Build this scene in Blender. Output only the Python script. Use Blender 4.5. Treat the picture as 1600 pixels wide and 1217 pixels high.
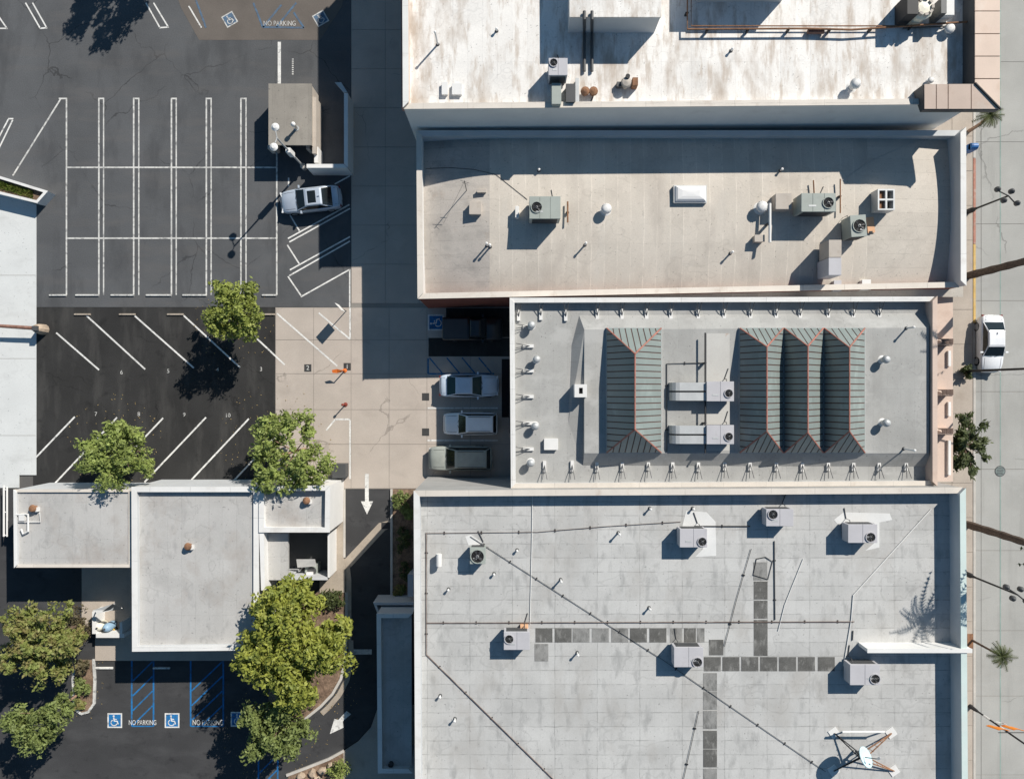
import bpy, math, random
from mathutils import Vector, Matrix
random.seed(7)
scene = bpy.context.scene
for o in list(bpy.data.objects): bpy.data.objects.remove(o, do_unlink=True)
COL = scene.collection
R = math.radians

# ------------------------------------------------------------------ camera, sky, sun, exposure
H = 55.0          # height of the drone above the ground
S = 20.0          # photograph pixels per metre on the ground
cd = bpy.data.cameras.new('camera'); cam = bpy.data.objects.new('camera', cd); COL.objects.link(cam)
cam.location = (0, 0, H); cam.rotation_euler = (0, 0, 0)
cd.sensor_width = 36; cd.lens = 36 * H / 80.0; cd.clip_start = .5; cd.clip_end = 2000
scene.camera = cam
AZ = (-.668, -.744)                       # direction of the shadows on the ground
EL = math.atan(.786)
w = bpy.data.worlds.new('World'); scene.world = w; w.use_nodes = True
nt = w.node_tree; nt.nodes.clear()
sky = nt.nodes.new('ShaderNodeTexSky'); sky.sky_type = 'NISHITA'; sky.sun_disc = False
sky.sun_elevation = EL; sky.sun_rotation = math.atan2(.668, .744)
sky.air_density = 1.0; sky.dust_density = .6; sky.ozone_density = 1.5
bg = nt.nodes.new('ShaderNodeBackground'); bg.inputs[1].default_value = .052
wo = nt.nodes.new('ShaderNodeOutputWorld')
tint = nt.nodes.new('ShaderNodeMix'); tint.data_type = 'RGBA'; tint.blend_type = 'MULTIPLY'; tint.inputs[0].default_value = 1
tint.inputs[7].default_value = (.72, 1.04, 1.13, 1)      # camera white balance: shade reads blue
nt.links.new(sky.outputs[0], tint.inputs[6]); nt.links.new(tint.outputs[2], bg.inputs[0]); nt.links.new(bg.outputs[0], wo.inputs[0])
sd = bpy.data.lights.new('sun', 'SUN'); sd.energy = 4.6; sd.angle = R(.5); sd.color = (1, .945, .86)
sun = bpy.data.objects.new('sun', sd); COL.objects.link(sun)
c_ = math.cos(EL)
sun.rotation_euler = Vector((AZ[0]*c_, AZ[1]*c_, -math.sin(EL))).to_track_quat('-Z', 'Y').to_euler()
sun.location = (30, 35, 60)
vs = scene.view_settings; vs.view_transform = 'Standard'; vs.look = 'None'; vs.gamma = 1
vs.exposure = .31; vs.use_curve_mapping = False

# ------------------------------------------------------------------ helpers
def XY(u, v, z=0.0):
    k = 1 - z/H
    return ((u-800)/S*k, (608.5-v)/S*k)
def P(u, v, z=0.0):
    x, y = XY(u, v, z); return Vector((x, y, z))
def tag(o, label=None, cat=None, group=None, kind=None):
    if label: o['label'] = label
    if cat: o['category'] = cat
    if group: o['group'] = group
    if kind: o['kind'] = kind
    return o
def empty(name, loc, label=None, cat=None, group=None, rz=0, kind=None):
    o = bpy.data.objects.new(name, None); COL.objects.link(o)
    o.location = loc; o.rotation_euler.z = rz; o.empty_display_size = .3
    return tag(o, label, cat, group, kind)
def worldoff(p):
    v = Vector((0, 0, 0))
    while p is not None: v = v + Vector(p.location); p = p.parent
    return v
class MB:
    def __init__(s): s.v = []; s.f = []
    def add(s, vs, fs):
        b = len(s.v); s.v += [tuple(x) for x in vs]; s.f += [tuple(b+i for i in f) for f in fs]; return s
    def prism(s, poly, z0, z1):
        n = len(poly)
        vs = [(p[0], p[1], z0) for p in poly] + [(p[0], p[1], z1) for p in poly]
        a = sum(poly[i][0]*poly[(i+1) % n][1]-poly[(i+1) % n][0]*poly[i][1] for i in range(n))
        idx = list(range(n)) if a > 0 else list(range(n-1, -1, -1))
        fs = [tuple(n+i for i in idx), tuple(reversed(idx))]
        for q in range(n):
            i, j = idx[q], idx[(q+1) % n]; fs.append((i, j, n+j, n+i))
        return s.add(vs, fs)
    def pxprism(s, pts, zpx, z0, z1): return s.prism([XY(u, v, zpx) for u, v in pts], z0, z1)
    def sheet(s, poly, z=None):
        n = len(poly); vs = [(p[0], p[1], p[2] if z is None else z) for p in poly]
        return s.add(vs, [tuple(range(n))])
    def box(s, cx, cy, z0, z1, sx, sy, rot=0):
        c, d = math.cos(rot), math.sin(rot)
        return s.prism([(cx+c*x-d*y, cy+d*x+c*y) for x, y in ((-sx/2, -sy/2), (sx/2, -sy/2), (sx/2, sy/2), (-sx/2, sy/2))], z0, z1)
    def tube(s, pts, r, n=8, cap=True):
        pts = [Vector(p) for p in pts]; rs = r if isinstance(r, (list, tuple)) else [r]*len(pts)
        vs = []; fs = []
        for i, p in enumerate(pts):
            d = (pts[min(i+1, len(pts)-1)]-pts[max(i-1, 0)]).normalized()
            a = d.cross(Vector((0, 0, 1)) if abs(d.z) < .9 else Vector((1, 0, 0))).normalized(); b = d.cross(a)
            for k in range(n):
                t = 2*math.pi*k/n; vs.append(p+(a*math.cos(t)+b*math.sin(t))*rs[i])
        for i in range(len(pts)-1):
            for k in range(n):
                fs.append((i*n+k, i*n+(k+1) % n, (i+1)*n+(k+1) % n, (i+1)*n+k))
        if cap: fs += [tuple(range(n)), tuple(range((len(pts)-1)*n, len(pts)*n))]
        return s.add(vs, fs)
    def lathe(s, cx, cy, prof, n=20, cap=True):
        vs = []; fs = []
        for r, z in prof:
            for k in range(n):
                t = 2*math.pi*k/n; vs.append((cx+r*math.cos(t), cy+r*math.sin(t), z))
        for i in range(len(prof)-1):
            for k in range(n): fs.append((i*n+k, i*n+(k+1) % n, (i+1)*n+(k+1) % n, (i+1)*n+k))
        if cap: fs += [tuple(reversed(range(n))), tuple(range((len(prof)-1)*n, len(prof)*n))]
        return s.add(vs, fs)
    def mesh(s, name, off=None):
        m = bpy.data.meshes.new(name)
        vs = s.v if off is None else [(x-off[0], y-off[1], z-off[2]) for x, y, z in s.v]
        m.from_pydata(vs, [], s.f); m.update(); return m
    def build(s, name, mat, parent=None, world=True, kind=None, smooth=False):
        off = worldoff(parent) if (parent is not None and world) else None
        m = s.mesh(name, off); m.materials.append(mat)
        if smooth:
            for p in m.polygons: p.use_smooth = True
        o = bpy.data.objects.new(name, m); COL.objects.link(o)
        if parent is not None: o.parent = parent
        if kind: o['kind'] = kind
        return o
def bevel(o, w=.02, seg=2):
    b = o.modifiers.new('bevel', 'BEVEL'); b.width = w; b.segments = seg; b.limit_method = 'ANGLE'; return o
def share(proto, parent, loc, rz=0):
    c = proto.copy(); COL.objects.link(c); c.parent = parent; c.location = loc; c.rotation_euler = (0, 0, rz); return c
def copy_tree(o, parent=None):
    c = o.copy(); COL.objects.link(c); c.parent = parent
    for ch in list(o.children): copy_tree(ch, c)
    return c

# ------------------------------------------------------------------ materials
MATS = {}
def mat(name, base, rough=.85, var=.12, vs_=.5, fine=.08, fs_=18, metal=0, spec=.3, bump=0.0,
        stain=None, stain2=None, seams=None, cracks=None, alpha_trans=None, pond=None):
    m = bpy.data.materials.new(name); m.use_nodes = True; t = m.node_tree; N = t.nodes; L = t.links
    b = N['Principled BSDF']; b.inputs['Roughness'].default_value = rough; b.inputs['Metallic'].default_value = metal
    b.inputs['Specular IOR Level'].default_value = spec
    geo = N.new('ShaderNodeNewGeometry'); pos = geo.outputs['Position']
    def math_(op, a, c=None, d=None):
        n = N.new('ShaderNodeMath'); n.operation = op
        for i, x in enumerate((a, c, d)):
            if x is None: continue
            if isinstance(x, (int, float)): n.inputs[i].default_value = x
            else: L.new(x, n.inputs[i])
        return n.outputs[0]
    def noise(scale, detail=4, vec=pos, rough_=.55):
        n = N.new('ShaderNodeTexNoise'); n.inputs['Scale'].default_value = scale; n.inputs['Detail'].default_value = detail
        n.inputs['Roughness'].default_value = rough_; L.new(vec, n.inputs['Vector']); return n.outputs['Fac']
    def remap(x, a, c, d, e):
        n = N.new('ShaderNodeMapRange'); L.new(x, n.inputs[0])
        for i, q in enumerate((a, c, d, e)): n.inputs[i+1].default_value = q
        return n.outputs[0]
    def stretch(sx, sy, sz=1, ox=0):
        n = N.new('ShaderNodeMapping'); n.inputs['Scale'].default_value = (sx, sy, sz); n.inputs['Location'].default_value = (ox, ox, 0)
        L.new(pos, n.inputs['Vector']); return n.outputs[0]
    val = remap(noise(vs_, 6), .3, .7, 1-var, 1+var)
    if fine: val = math_('MULTIPLY', val, remap(noise(fs_, 3), .3, .7, 1-fine, 1+fine))
    if seams:
        for (ax, pitch, wd, dark, tone) in seams:
            sep = N.new('ShaderNodeSeparateXYZ'); L.new(pos, sep.inputs[0]); c = sep.outputs[ax]
            c = math_('ADD', c, remap(noise(.9, 3), .3, .7, -.03, .03))
            q = math_('DIVIDE', c, pitch); fr = math_('FRACT', q); fl = math_('FLOOR', q)
            wn = N.new('ShaderNodeTexWhiteNoise'); wn.noise_dimensions = '1D'; L.new(fl, wn.inputs['W'])
            val = math_('MULTIPLY', val, remap(wn.outputs['Value'], 0, 1, 1-tone, 1+tone))
            ln = math_('LESS_THAN', fr, wd/pitch)
            ln = math_('MULTIPLY', ln, remap(noise(1.3, 4, stretch(1, 1, 1, 17.3)), .38, .62, .1, 1))
            val = math_('MULTIPLY', val, math_('SUBTRACT', 1.0, math_('MULTIPLY', ln, dark)))
    cr = None
    if cracks:
        sc, wd, amt = cracks
        add = N.new('ShaderNodeVectorMath'); add.operation = 'ADD'; L.new(pos, add.inputs[0])
        nn = N.new('ShaderNodeTexNoise'); nn.inputs['Scale'].default_value = .8; nn.inputs['Detail'].default_value = 5; L.new(pos, nn.inputs['Vector'])
        L.new(nn.outputs['Color'], add.inputs[1])
        vo = N.new('ShaderNodeTexVoronoi'); vo.feature = 'DISTANCE_TO_EDGE'; vo.inputs['Scale'].default_value = sc; L.new(add.outputs[0], vo.inputs['Vector'])
        cr = math_('MULTIPLY', math_('LESS_THAN', vo.outputs['Distance'], wd), remap(noise(.22, 3, stretch(1, 1, 1, 5.1)), .47, .56, 0, 1))
        val = math_('MULTIPLY', val, math_('SUBTRACT', 1.0, math_('MULTIPLY', cr, amt)))
    if pond:
        sc_, amt_ = pond
        pn = noise(sc_, 3, stretch(1, 1.3, 1, 23.7)); dd = math_('ABSOLUTE', math_('SUBTRACT', pn, .57))
        ring = remap(dd, 0, .011, amt_, 0); inner = remap(pn, .57, .66, 0, amt_*.7)
        speck = math_('MULTIPLY', math_('GREATER_THAN', noise(6.5, 1, stretch(1, 1, 1, 9.1)), .735), .38)
        lump = math_('MULTIPLY', math_('GREATER_THAN', noise(2.1, 2, stretch(1.6, .8, 1, 31.3)), .73), .16)
        for q_ in (ring, inner, speck, lump): val = math_('MULTIPLY', val, math_('SUBTRACT', 1.0, q_))
    comb = N.new('ShaderNodeMix'); comb.data_type = 'RGBA'; comb.blend_type = 'MULTIPLY'; comb.inputs[0].default_value = 1
    comb.inputs[6].default_value = (*base, 1)
    cc = N.new('ShaderNodeCombineColor')
    for i in range(3): L.new(val, cc.inputs[i])
    L.new(cc.outputs[0], comb.inputs[7]); out = comb.outputs[2]
    for k, st in enumerate((stain, stain2)):
        if not st: continue
        col, sx, sy, lo, hi, amt = st
        f = remap(noise(1, 5, stretch(sx, sy, 1, 3.7+11*k), .62), lo, hi, 0, amt)
        mx = N.new('ShaderNodeMix'); mx.data_type = 'RGBA'; L.new(f, mx.inputs[0]); L.new(out, mx.inputs[6]); mx.inputs[7].default_value = (*col, 1)
        out = mx.outputs[2]
    L.new(out, b.inputs['Base Color'])
    if bump:
        bp = N.new('ShaderNodeBump'); bp.inputs['Strength'].default_value = bump; bp.inputs['Distance'].default_value = .03
        L.new(noise(fs_, 4), bp.inputs['Height']); L.new(bp.outputs[0], b.inputs['Normal'])
    if alpha_trans:
        tr = N.new('ShaderNodeBsdfTranslucent'); L.new(out, tr.inputs[0]); ms = N.new('ShaderNodeMixShader'); ms.inputs[0].default_value = alpha_trans
        L.new(b.outputs[0], ms.inputs[1]); L.new(tr.outputs[0], ms.inputs[2]); L.new(ms.outputs[0], N['Material Output'].inputs[0])
    MATS[name] = m; return m
A_OLD = mat('old grey asphalt', (.094, .097, .102), .95, .16, .22, .14, 14, bump=.35, stain=((.128, .12, .116), .18, .9, .5, .75, .5), stain2=((.058, .06, .064), .4, .14, .52, .66, .6), cracks=(.16, .0045, .42))
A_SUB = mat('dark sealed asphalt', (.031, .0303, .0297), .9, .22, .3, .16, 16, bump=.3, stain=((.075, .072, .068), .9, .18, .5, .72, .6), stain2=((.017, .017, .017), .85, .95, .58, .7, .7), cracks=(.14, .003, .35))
A_DRV = mat('black sealcoat asphalt', (.050, .050, .052), .9, .16, .3, .12, 16, bump=.3, stain=((.085, .085, .087), .25, .6, .5, .72, .55), stain2=((.022, .022, .024), .8, .9, .58, .7, .65))
A_PAD = mat('brown grey asphalt patch', (.138, .12, .106), .92, .14, .4, .1, 16, bump=.25)
CONC = mat('weathered concrete', (.45, .392, .342), .9, .09, .35, .06, 12, bump=.15, stain=((.33, .285, .25), .3, .45, .54, .74, .5), stain2=((.51, .455, .4), .5, .4, .56, .7, .5), cracks=(.15, .0035, .3))
CONC_ST = mat('street concrete', (.37, .365, .345), .9, .09, .3, .06, 14, bump=.15, stain=((.24, .235, .222), .9, .08, .53, .74, .5), stain2=((.42, .42, .405), .3, .5, .55, .7, .5), cracks=(.11, .004, .3))
CONC_SW = mat('beige pavement', (.43, .372, .318), .9, .09, .5, .07, 14, bump=.15, stain=((.3, .245, .2), .7, .5, .55, .75, .5))
CONC_TAN = mat('tan kerb concrete', (.38, .325, .265), .9, .12, .8, .08, 14, bump=.15, stain=((.22, .17, .13), 1, 1, .56, .74, .6))
KERB = mat('pale kerb concrete', (.5, .47, .43), .9, .12, 1, .08, 14)
JOINT = mat('joint filler', (.27, .25, .225), .95, .1)
GROUND = mat('town ground', (.12, .115, .11), .95, .2, .1)
SOIL = mat('planter soil with bark', (.22, .15, .105), .95, .35, 1.6, .3, 9, bump=.8, stain=((.1, .065, .045), 1.3, 1.1, .5, .66, .8))
PAINT = mat('worn white paint', (.72, .71, .68), .8, .12, 2, .12, 9, stain=((.20, .20, .20), 3.2, 3.2, .54, .68, .75), stain2=((.45, .44, .42), .5, .5, .5, .7, .6))
PAINT_O = mat('older white paint', (.62, .61, .58), .85, .12, 2, .1, 9, stain=((.16, .16, .165), 2.8, 2.8, .5, .66, .85), stain2=((.38, .38, .37), .45, .45, .48, .68, .7))
PAINT_B = mat('blue traffic paint', (.018, .17, .42), .8, .15, 2, .1, 9, stain=((.05, .07, .09), 2.6, 2.6, .5, .66, .8), stain2=((.03, .10, .2), .6, .6, .48, .68, .7))
PAINT_BD = mat('worn dark blue traffic paint', (.04, .15, .30), .8, .15, 2, .1, 9, stain=((.3, .27, .24), 2.6, 2.6, .52, .68, .7))
PAINT_BF = mat('faded blue traffic paint', (.09, .15, .23), .85, .15, 2, .1, 9, stain=((.11, .10, .095), 2.2, 2.2, .47, .66, .8))
PAINT_K = mat('black stencil paint', (.05, .05, .05), .85, .15, 2, .1, 9)
PAINT_R = mat('red kerb paint', (.40, .19, .14), .8, .12, 2, .1, 9, stain=((.5, .42, .36), 2, 2, .5, .7, .7))
PAINT_Y = mat('yellow kerb paint', (.58, .39, .14), .8, .12, 2, .1, 9, stain=((.5, .42, .33), 2, 2, .52, .72, .7))
R_N = mat('white roof coating with brown stains', (.80, .775, .74), .75, .06, .4, .05, 12, bump=.15, seams=[(0, .98, .05, .12, .05), (1, 4.3, .05, .10, .02)],
          stain=((.36, .285, .22), .75, .26, .49, .70, .75), stain2=((.45, .37, .30), 2.2, .5, .52, .68, .7), pond=(.3, .12))
R_M = mat('beige roll roofing', (.565, .515, .452), .9, .07, .35, .06, 12, bump=.2, seams=[(0, .92, .07, -.16, .04), (1, 5.1, .05, .08, .015)],
          stain=((.35, .31, .275), .5, .16, .5, .74, .55), stain2=((.57, .54, .49), .6, .25, .55, .72, .45), pond=(.22, .10))
R_MW = mat('beige roll roofing laid crosswise', (.47, .432, .392), .9, .08, .45, .06, 12, bump=.2, seams=[(1, .95, .05, .16, .05), (0, 5.1, .05, .08, .015)],
           stain=((.27, .255, .24), .6, .9, .5, .74, .6), stain2=((.32, .24, .18), .9, .5, .6, .74, .4), pond=(.25, .12))
R_ME = mat('beige roll roofing with crosswise seams', (.555, .508, .448), .9, .07, .45, .06, 12, bump=.2, seams=[(1, .95, .05, .16, .04)], stain=((.38, .34, .3), .6, .9, .52, .76, .5), pond=(.25, .10))
R_S = mat('grey cap sheet roofing', (.375, .372, .358), .9, .08, .4, .06, 14, bump=.2, seams=[(0, .95, .04, .10, .035), (1, 8.7, .05, .10, .01)],
          stain=((.275, .27, .26), .55, .3, .5, .74, .6), stain2=((.46, .455, .44), .35, .5, .57, .66, .6), pond=(.28, .12))
R_SX = mat('grey cap sheet roofing laid crosswise', (.37, .365, .35), .9, .06, .4, .06, 14, bump=.2, seams=[(1, .95, .05, .18, .04)],
           stain=((.33, .31, .29), .25, .6, .53, .76, .5))
R_SO = mat('light grey membrane roof', (.485, .482, .47), .85, .08, .4, .05, 14, bump=.12, seams=[(1, .96, .06, .34, .045), (0, 2.9, .05, .3, .025), (0, .97, .03, .12, .015)],
           stain=((.28, .28, .275), 1.5, .55, .53, .70, .65), stain2=((.36, .34, .315), .35, .2, .53, .72, .55), pond=(.2, .13))
R_LL = mat('pale grey flat roofing', (.46, .45, .435), .85, .07, .4, .05, 14, bump=.12, seams=[(0, 1.0, .04, .16, .03), (1, 4.1, .04, .12, .01)],
           stain=((.33, .29, .26), .4, .35, .52, .72, .6), stain2=((.3, .295, .29), 1.6, .7, .56, .7, .55), pond=(.3, .14))
R_LX = mat('bright white roof coating', (.63, .64, .63), .8, .05, .4, .04, 14, bump=.1, stain=((.42, .42, .41), .4, .8, .55, .78, .5), pond=(.25, .06))
R_TAN = mat('tan shed roofing', (.285, .262, .23), .85, .08, .6, .06, 14, bump=.15, seams=[(0, .9, .04, .12, .04)], stain=((.2, .18, .16), 1.5, .4, .56, .74, .5), pond=(.5, .12))
R_PAD = mat('dark walkway pad', (.115, .113, .107), .9, .22, 1.8, .15, 14, bump=.3, stain=((.32, .315, .30), 2.6, 1.1, .53, .70, .7))
R_PADL = mat('faded walkway pad', (.25, .247, .238), .9, .14, 1.8, .1, 14, bump=.3, stain=((.12, .12, .115), 2.4, 1, .48, .64, .8))
WHITE = mat('white wall paint', (.74, .73, .71), .8, .04, .6, .03, stain=((.5, .47, .44), .8, .8, .58, .8, .4))
WHITE_CP = mat('white metal coping', (.72, .71, .69), .7, .05, .6, .03, seams=[(0, 2.9, .03, .35, .03), (1, 3.1, .03, .35, .03)], stain=((.5, .46, .42), .9, .9, .55, .76, .5))
WHITE_G = mat('grey white wall paint', (.54, .55, .56), .8, .05, .6, .03, stain=((.45, .45, .45), .5, .5, .55, .78, .5))
WALLG = mat('weathered grey stucco', (.36, .355, .345), .85, .1, .5, .05, 14, stain=((.22, .21, .2), .5, .5, .5, .72, .6))
COPE_C = mat('cream coping', (.66, .605, .54), .8, .06, .8, .04, seams=[(0, 2.9, .03, .35, .03), (1, 3.1, .03, .35, .03)], stain=((.44, .35, .28), 1, 1, .58, .76, .5))
COPE_P = mat('salmon coping', (.45, .24, .20), .8, .1, .8, .06)
COPE_T = mat('pale teal coping', (.56, .655, .63), .7, .06, .8, .04, stain=((.62, .66, .64), .8, .8, .5, .7, .6))
BRICKW = mat('painted red brick wall', (.22, .075, .055), .9, .15, 1, .1)
PINK = mat('pink stucco', (.60, .475, .40), .85, .07, .5, .05, 14, stain=((.42, .29, .22), .6, .9, .54, .75, .5))
PINK_L = mat('pale pink sheet metal', (.60, .475, .395), .65, .06, .5, .03, 14, stain=((.46, .33, .24), .8, .6, .55, .75, .5), stain2=((.66, .6, .54), .7, .5, .56, .72, .5))
TILEB = mat('brown brick tile', (.15, .105, .085), .85, .25, 5, .2, 20, bump=.5)
DARK = mat('dark steel', (.035, .035, .037), .6, .1)
DKGREY = mat('dark grey metal', (.09, .092, .095), .55, .12, metal=.2)
RUST = mat('rusty pipe', (.26, .135, .075), .85, .25, 3, .15, stain=((.12, .07, .05), 2, 2, .5, .68, .7))
PIPEB = mat('dull brown pipe', (.15, .115, .10), .85, .3, 1.2, .15, stain=((.32, .29, .27), .7, .7, .52, .7, .6))
GALV = mat('galvanised metal', (.50, .51, .51), .5, .08, 1.5, .05, metal=.25, spec=.4)
AC_P = mat('lilac grey unit paint', (.47, .46, .48), .55, .05, 1, .03, spec=.4, stain=((.36, .34, .34), 1.2, 1.2, .58, .76, .4))
AC_G = mat('green grey unit paint', (.335, .365, .335), .6, .06, 1, .03, spec=.4, stain=((.26, .27, .25), 1.2, 1.2, .56, .76, .5))
AC_B = mat('beige unit paint', (.46, .41, .36), .65, .06, 1, .04, stain=((.33, .27, .22), 1.4, 1.4, .56, .75, .5))
AC_W = mat('white unit paint', (.72, .71, .69), .6, .05, 1, .03, stain=((.5, .46, .42), 1, 1, .58, .76, .4))
BLACK = mat('black void', (.012, .012, .013), .7, .05)
ORANGE = mat('orange plastic', (.72, .17, .03), .6, .08)
ORB = mat('peach insulation board', (.68, .40, .24), .8, .1)
SKYL = mat('teal glazing', (.225, .262, .252), .30, .07, .8, .03, spec=.45, stain=((.34, .40, .38), .9, .5, .55, .72, .5))
SKYF = mat('red brown glazing bar', (.10, .055, .046), .6, .12)
RIDGE = mat('red oxide ridge flashing', (.38, .155, .12), .7, .25, 1.5, .15, stain=((.25, .17, .14), 1.2, 1.2, .5, .68, .7))
ACRY = mat('white acrylic dome', (.76, .75, .74), .3, .03, 1, 0, spec=.5)
GLASS_C = mat('dark car glass', (.012, .016, .018), .08, .02, 1, 0, spec=.6)
GLASS_G = mat('green tinted car glass', (.02, .05, .045), .08, .02, 1, 0, spec=.6)
TYRE = mat('tyre rubber', (.018, .018, .019), .9, .1)
RIMM = mat('wheel alloy', (.45, .45, .46), .35, .05, metal=.6)
RED_L = mat('red lamp lens', (.20, .018, .015), .25, .05)
CLR_L = mat('clear lamp lens', (.7, .72, .74), .15, .03)
PLATE = mat('number plate white', (.7, .7, .7), .5, .03)
BARK = mat('bark', (.17, .115, .085), .95, .25, 4, .2, 18, bump=.6)
BARK_P = mat('palm trunk bark', (.105, .075, .058), .95, .3, 5, .25, 14, bump=.8)
BARK_L = mat('pale leaning bark', (.36, .235, .165), .95, .2, 4, .15, 18, bump=.4)
WOODP = mat('weathered reddish pole', (.22, .12, .09), .9, .3, 3, .2, 16, bump=.4)
TEALW = mat('teal painted wall', (.09, .25, .26), .75, .08)
BLUEB = mat('blue mail box paint', (.03, .14, .38), .45, .06)
BANO = mat('orange banner cloth', (.85, .27, .03), .8, .08)
BANW = mat('white banner cloth', (.8, .8, .78), .8, .05)
YELL = mat('yellow machine paint', (.65, .43, .06), .6, .1)
TANKB = mat('pale blue tank', (.28, .42, .55), .4, .05)
TANKW = mat('cream tank', (.75, .72, .6), .45, .05)
DISH = mat('pale blue dish paint', (.52, .68, .73), .55, .05, 1, .03)
RUGM = mat('black rubber', (.02, .02, .021), .9, .1)
STONE = mat('tan footing stone', (.42, .33, .25), .9, .2, 2, .15, bump=.5)
def leafmat(n, c1, c2, c3):
    return mat(n, c1, .6, .3, 2.2, .2, 7, spec=.35, stain=(c2, 1.6, 1.6, .45, .62, .9), stain2=(c3, 2.6, 2.6, .55, .68, .85), alpha_trans=.25)
LEAF_Y = leafmat('yellow green leaves', (.285, .305, .052), (.185, .22, .046), (.38, .375, .085))
LEAF_YG = leafmat('lime green leaves', (.25, .29, .06), (.17, .21, .05), (.34, .36, .09))
LEAF_G = leafmat('fresh green leaves', (.265, .325, .085), (.19, .235, .065), (.36, .395, .13))
LEAF_O = leafmat('green leaves turning orange', (.21, .245, .065), (.23, .18, .075), (.30, .31, .09))
LEAF_M = leafmat('mid green leaves', (.19, .235, .07), (.14, .175, .055), (.27, .30, .1))
LEAF_D = leafmat('dark green leaves', (.075, .095, .03), (.05, .07, .025), (.11, .125, .04))
LEAF_B = leafmat('brown dry shrub leaves', (.12, .105, .055), (.09, .06, .04), (.13, .12, .06))
LEAF_P = leafmat('palm leaf', (.09, .11, .035), (.065, .085, .03), (.15, .15, .055))
GRASS = leafmat('grass blades', (.12, .17, .03), (.2, .19, .05), (.15, .2, .04))

# ------------------------------------------------------------------ ground, lots, street
g = MB().box(0, 0, -.5, -.08, 900, 900).build('ground', GROUND); tag(g, 'flat town ground spreading out under the lots and buildings', 'ground', kind='structure')
def area(name, label, cat, pts, m, z, th=.06):
    o = MB().pxprism(pts, 0, z-th, z).build(name, m); return tag(o, label, cat, kind='structure')
lot_old = area('parking_lot', 'old grey asphalt parking lot with double white stall lines', 'parking lot', [(-260, -380), (548, -380), (548, 480), (-260, 480)], A_OLD, 0)
lot_sub = area('parking_lot', 'dark sealed asphalt lot with slanted white stall lines and numbers', 'parking lot', [(52, 480.4), (430, 480.4), (430, 764), (52, 764)], A_SUB, .004)
lot_low = area('parking_lot', 'black sealcoated lot with blue hatched wheelchair bays', 'parking lot', [(-260, 764.4), (660, 764.4), (660, 1560), (-260, 1560)], A_DRV, 0)
pad = area('parking_pad', 'brown grey asphalt pad with faded wheelchair bays at the lot edge', 'parking pad', [(283, 13), (311, 63), (500, 63), (533, 13), (560, -80), (250, -80)], A_PAD, .006)
def slabs(root, xs, ys, z, m, gap=.03, skip=None):
    for i in range(len(xs)-1):
        for j in range(len(ys)-1):
            if skip and skip(i, j): continue
            x0, y1 = XY(xs[i], ys[j]); x1, y0 = XY(xs[i+1], ys[j+1])
            dz = random.uniform(-.003, .003)
            MB().prism([(x0+gap/2, y0+gap/2), (x1-gap/2, y0+gap/2), (x1-gap/2, y1-gap/2), (x0+gap/2, y1-gap/2)], z-.05, z+dz).build('slab', m, root)
drive = MB().pxprism([(430, 480.4), (548.4, 480.4), (548.4, -380), (820, -380), (820, 763.8), (430, 763.8)], 0, -.06, -.018).build('concrete_alley', JOINT)
tag(drive, 'beige concrete alley and car court between the lot and the buildings', 'alley', kind='structure')
slabs(drive, [549, 602, 655, 720], list(range(-380, 480, 61)), 0, CONC)
slabs(drive, [430.5, 490, 548.5, 608, 667, 735, 805], [480.8, 531, 584, 640, 694, 763], .004, CONC)
street = MB().pxprism([(1523, -380), (2100, -380), (2100, 1560), (1523, 1560)], 0, -.08, -.02).build('street', JOINT); tag(street, 'pale grey concrete street with straight joints on the right', 'street', kind='structure')
slabs(street, [1523, 1533, 1563, 1655, 1750, 1850, 1960, 2100], [-380, -150, -28, 97, 222, 350, 470, 612, 733, 860, 985, 1087, 1210, 1330, 1560], 0, CONC_ST, gap=.035)
seal = MB()
for v0, v1 in ((-380, 1560),):
    x0, y0 = XY(1562.2, v0); x1, y1 = XY(1563.8, v1); seal.sheet([(x0, y0), (x1, y0), (x1, y1), (x0, y1)], .008)
seal.build('joint_seal', mat('greenish joint seal', (.25, .33, .30), .9, .2, .6, .1), street)
walk = MB().pxprism([(1300, -380), (1519, -380), (1519, 1560), (1300, 1560)], 0, -.06, .09).build('pavement', JOINT); tag(walk, 'beige concrete pavement along the shop fronts', 'pavement', kind='structure')
slabs(walk, [1380, 1420, 1452, 1486, 1518.5], list(range(-380, 1560, 54)), .12, CONC_SW)
for (v0, v1, m, nm) in ((-380, 248, KERB, None), (248, 382, PAINT_R, 'worn red painted kerb'), (382, 505, PAINT_Y, 'worn yellow painted kerb'), (505, 1560, KERB, None)):
    k = MB().pxprism([(1519.3, v0+.3), (1523, v0+.3), (1523, v1-.3), (1519.3, v1-.3)], 0, -.06, .125).build('kerb', m, walk)
    if nm: k['label'] = nm

# painted markings -------------------------------------------------
def line(root, u0, v0, u1, v1, wpx=2.4, z=.012, m=PAINT, name='painted_line'):
    a = Vector(XY(u0, v0)); b = Vector(XY(u1, v1)); d = (b-a).normalized(); n = Vector((-d.y, d.x))*wpx/S/2
    return MB().sheet([a+n, b+n, b-n, a-n], z).build(name, m, root)
for u in (104, 432.5): line(lot_old, u, 154, u, 461, m=PAINT_O)
for a, b in ((154.6, 162), (209, 217), (268, 275.5), (322.5, 330), (376.5, 384.5)):
    line(lot_old, a, 155, a, 461, m=PAINT_O); line(lot_old, b, 155, b, 461, m=PAINT_O, wpx=2)
    line(lot_old, a-1, 154.5, b+1, 154.5, z=.016, m=PAINT_O)
for v in (262, 372.5): line(lot_old, 105.4, v, 432, v, z=.016, m=PAINT_O)
line(lot_old, 95, 155, 20, 275, m=PAINT_O); line(lot_old, 92, 154.5, 105, 154.5, z=.016, m=PAINT_O)
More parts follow.
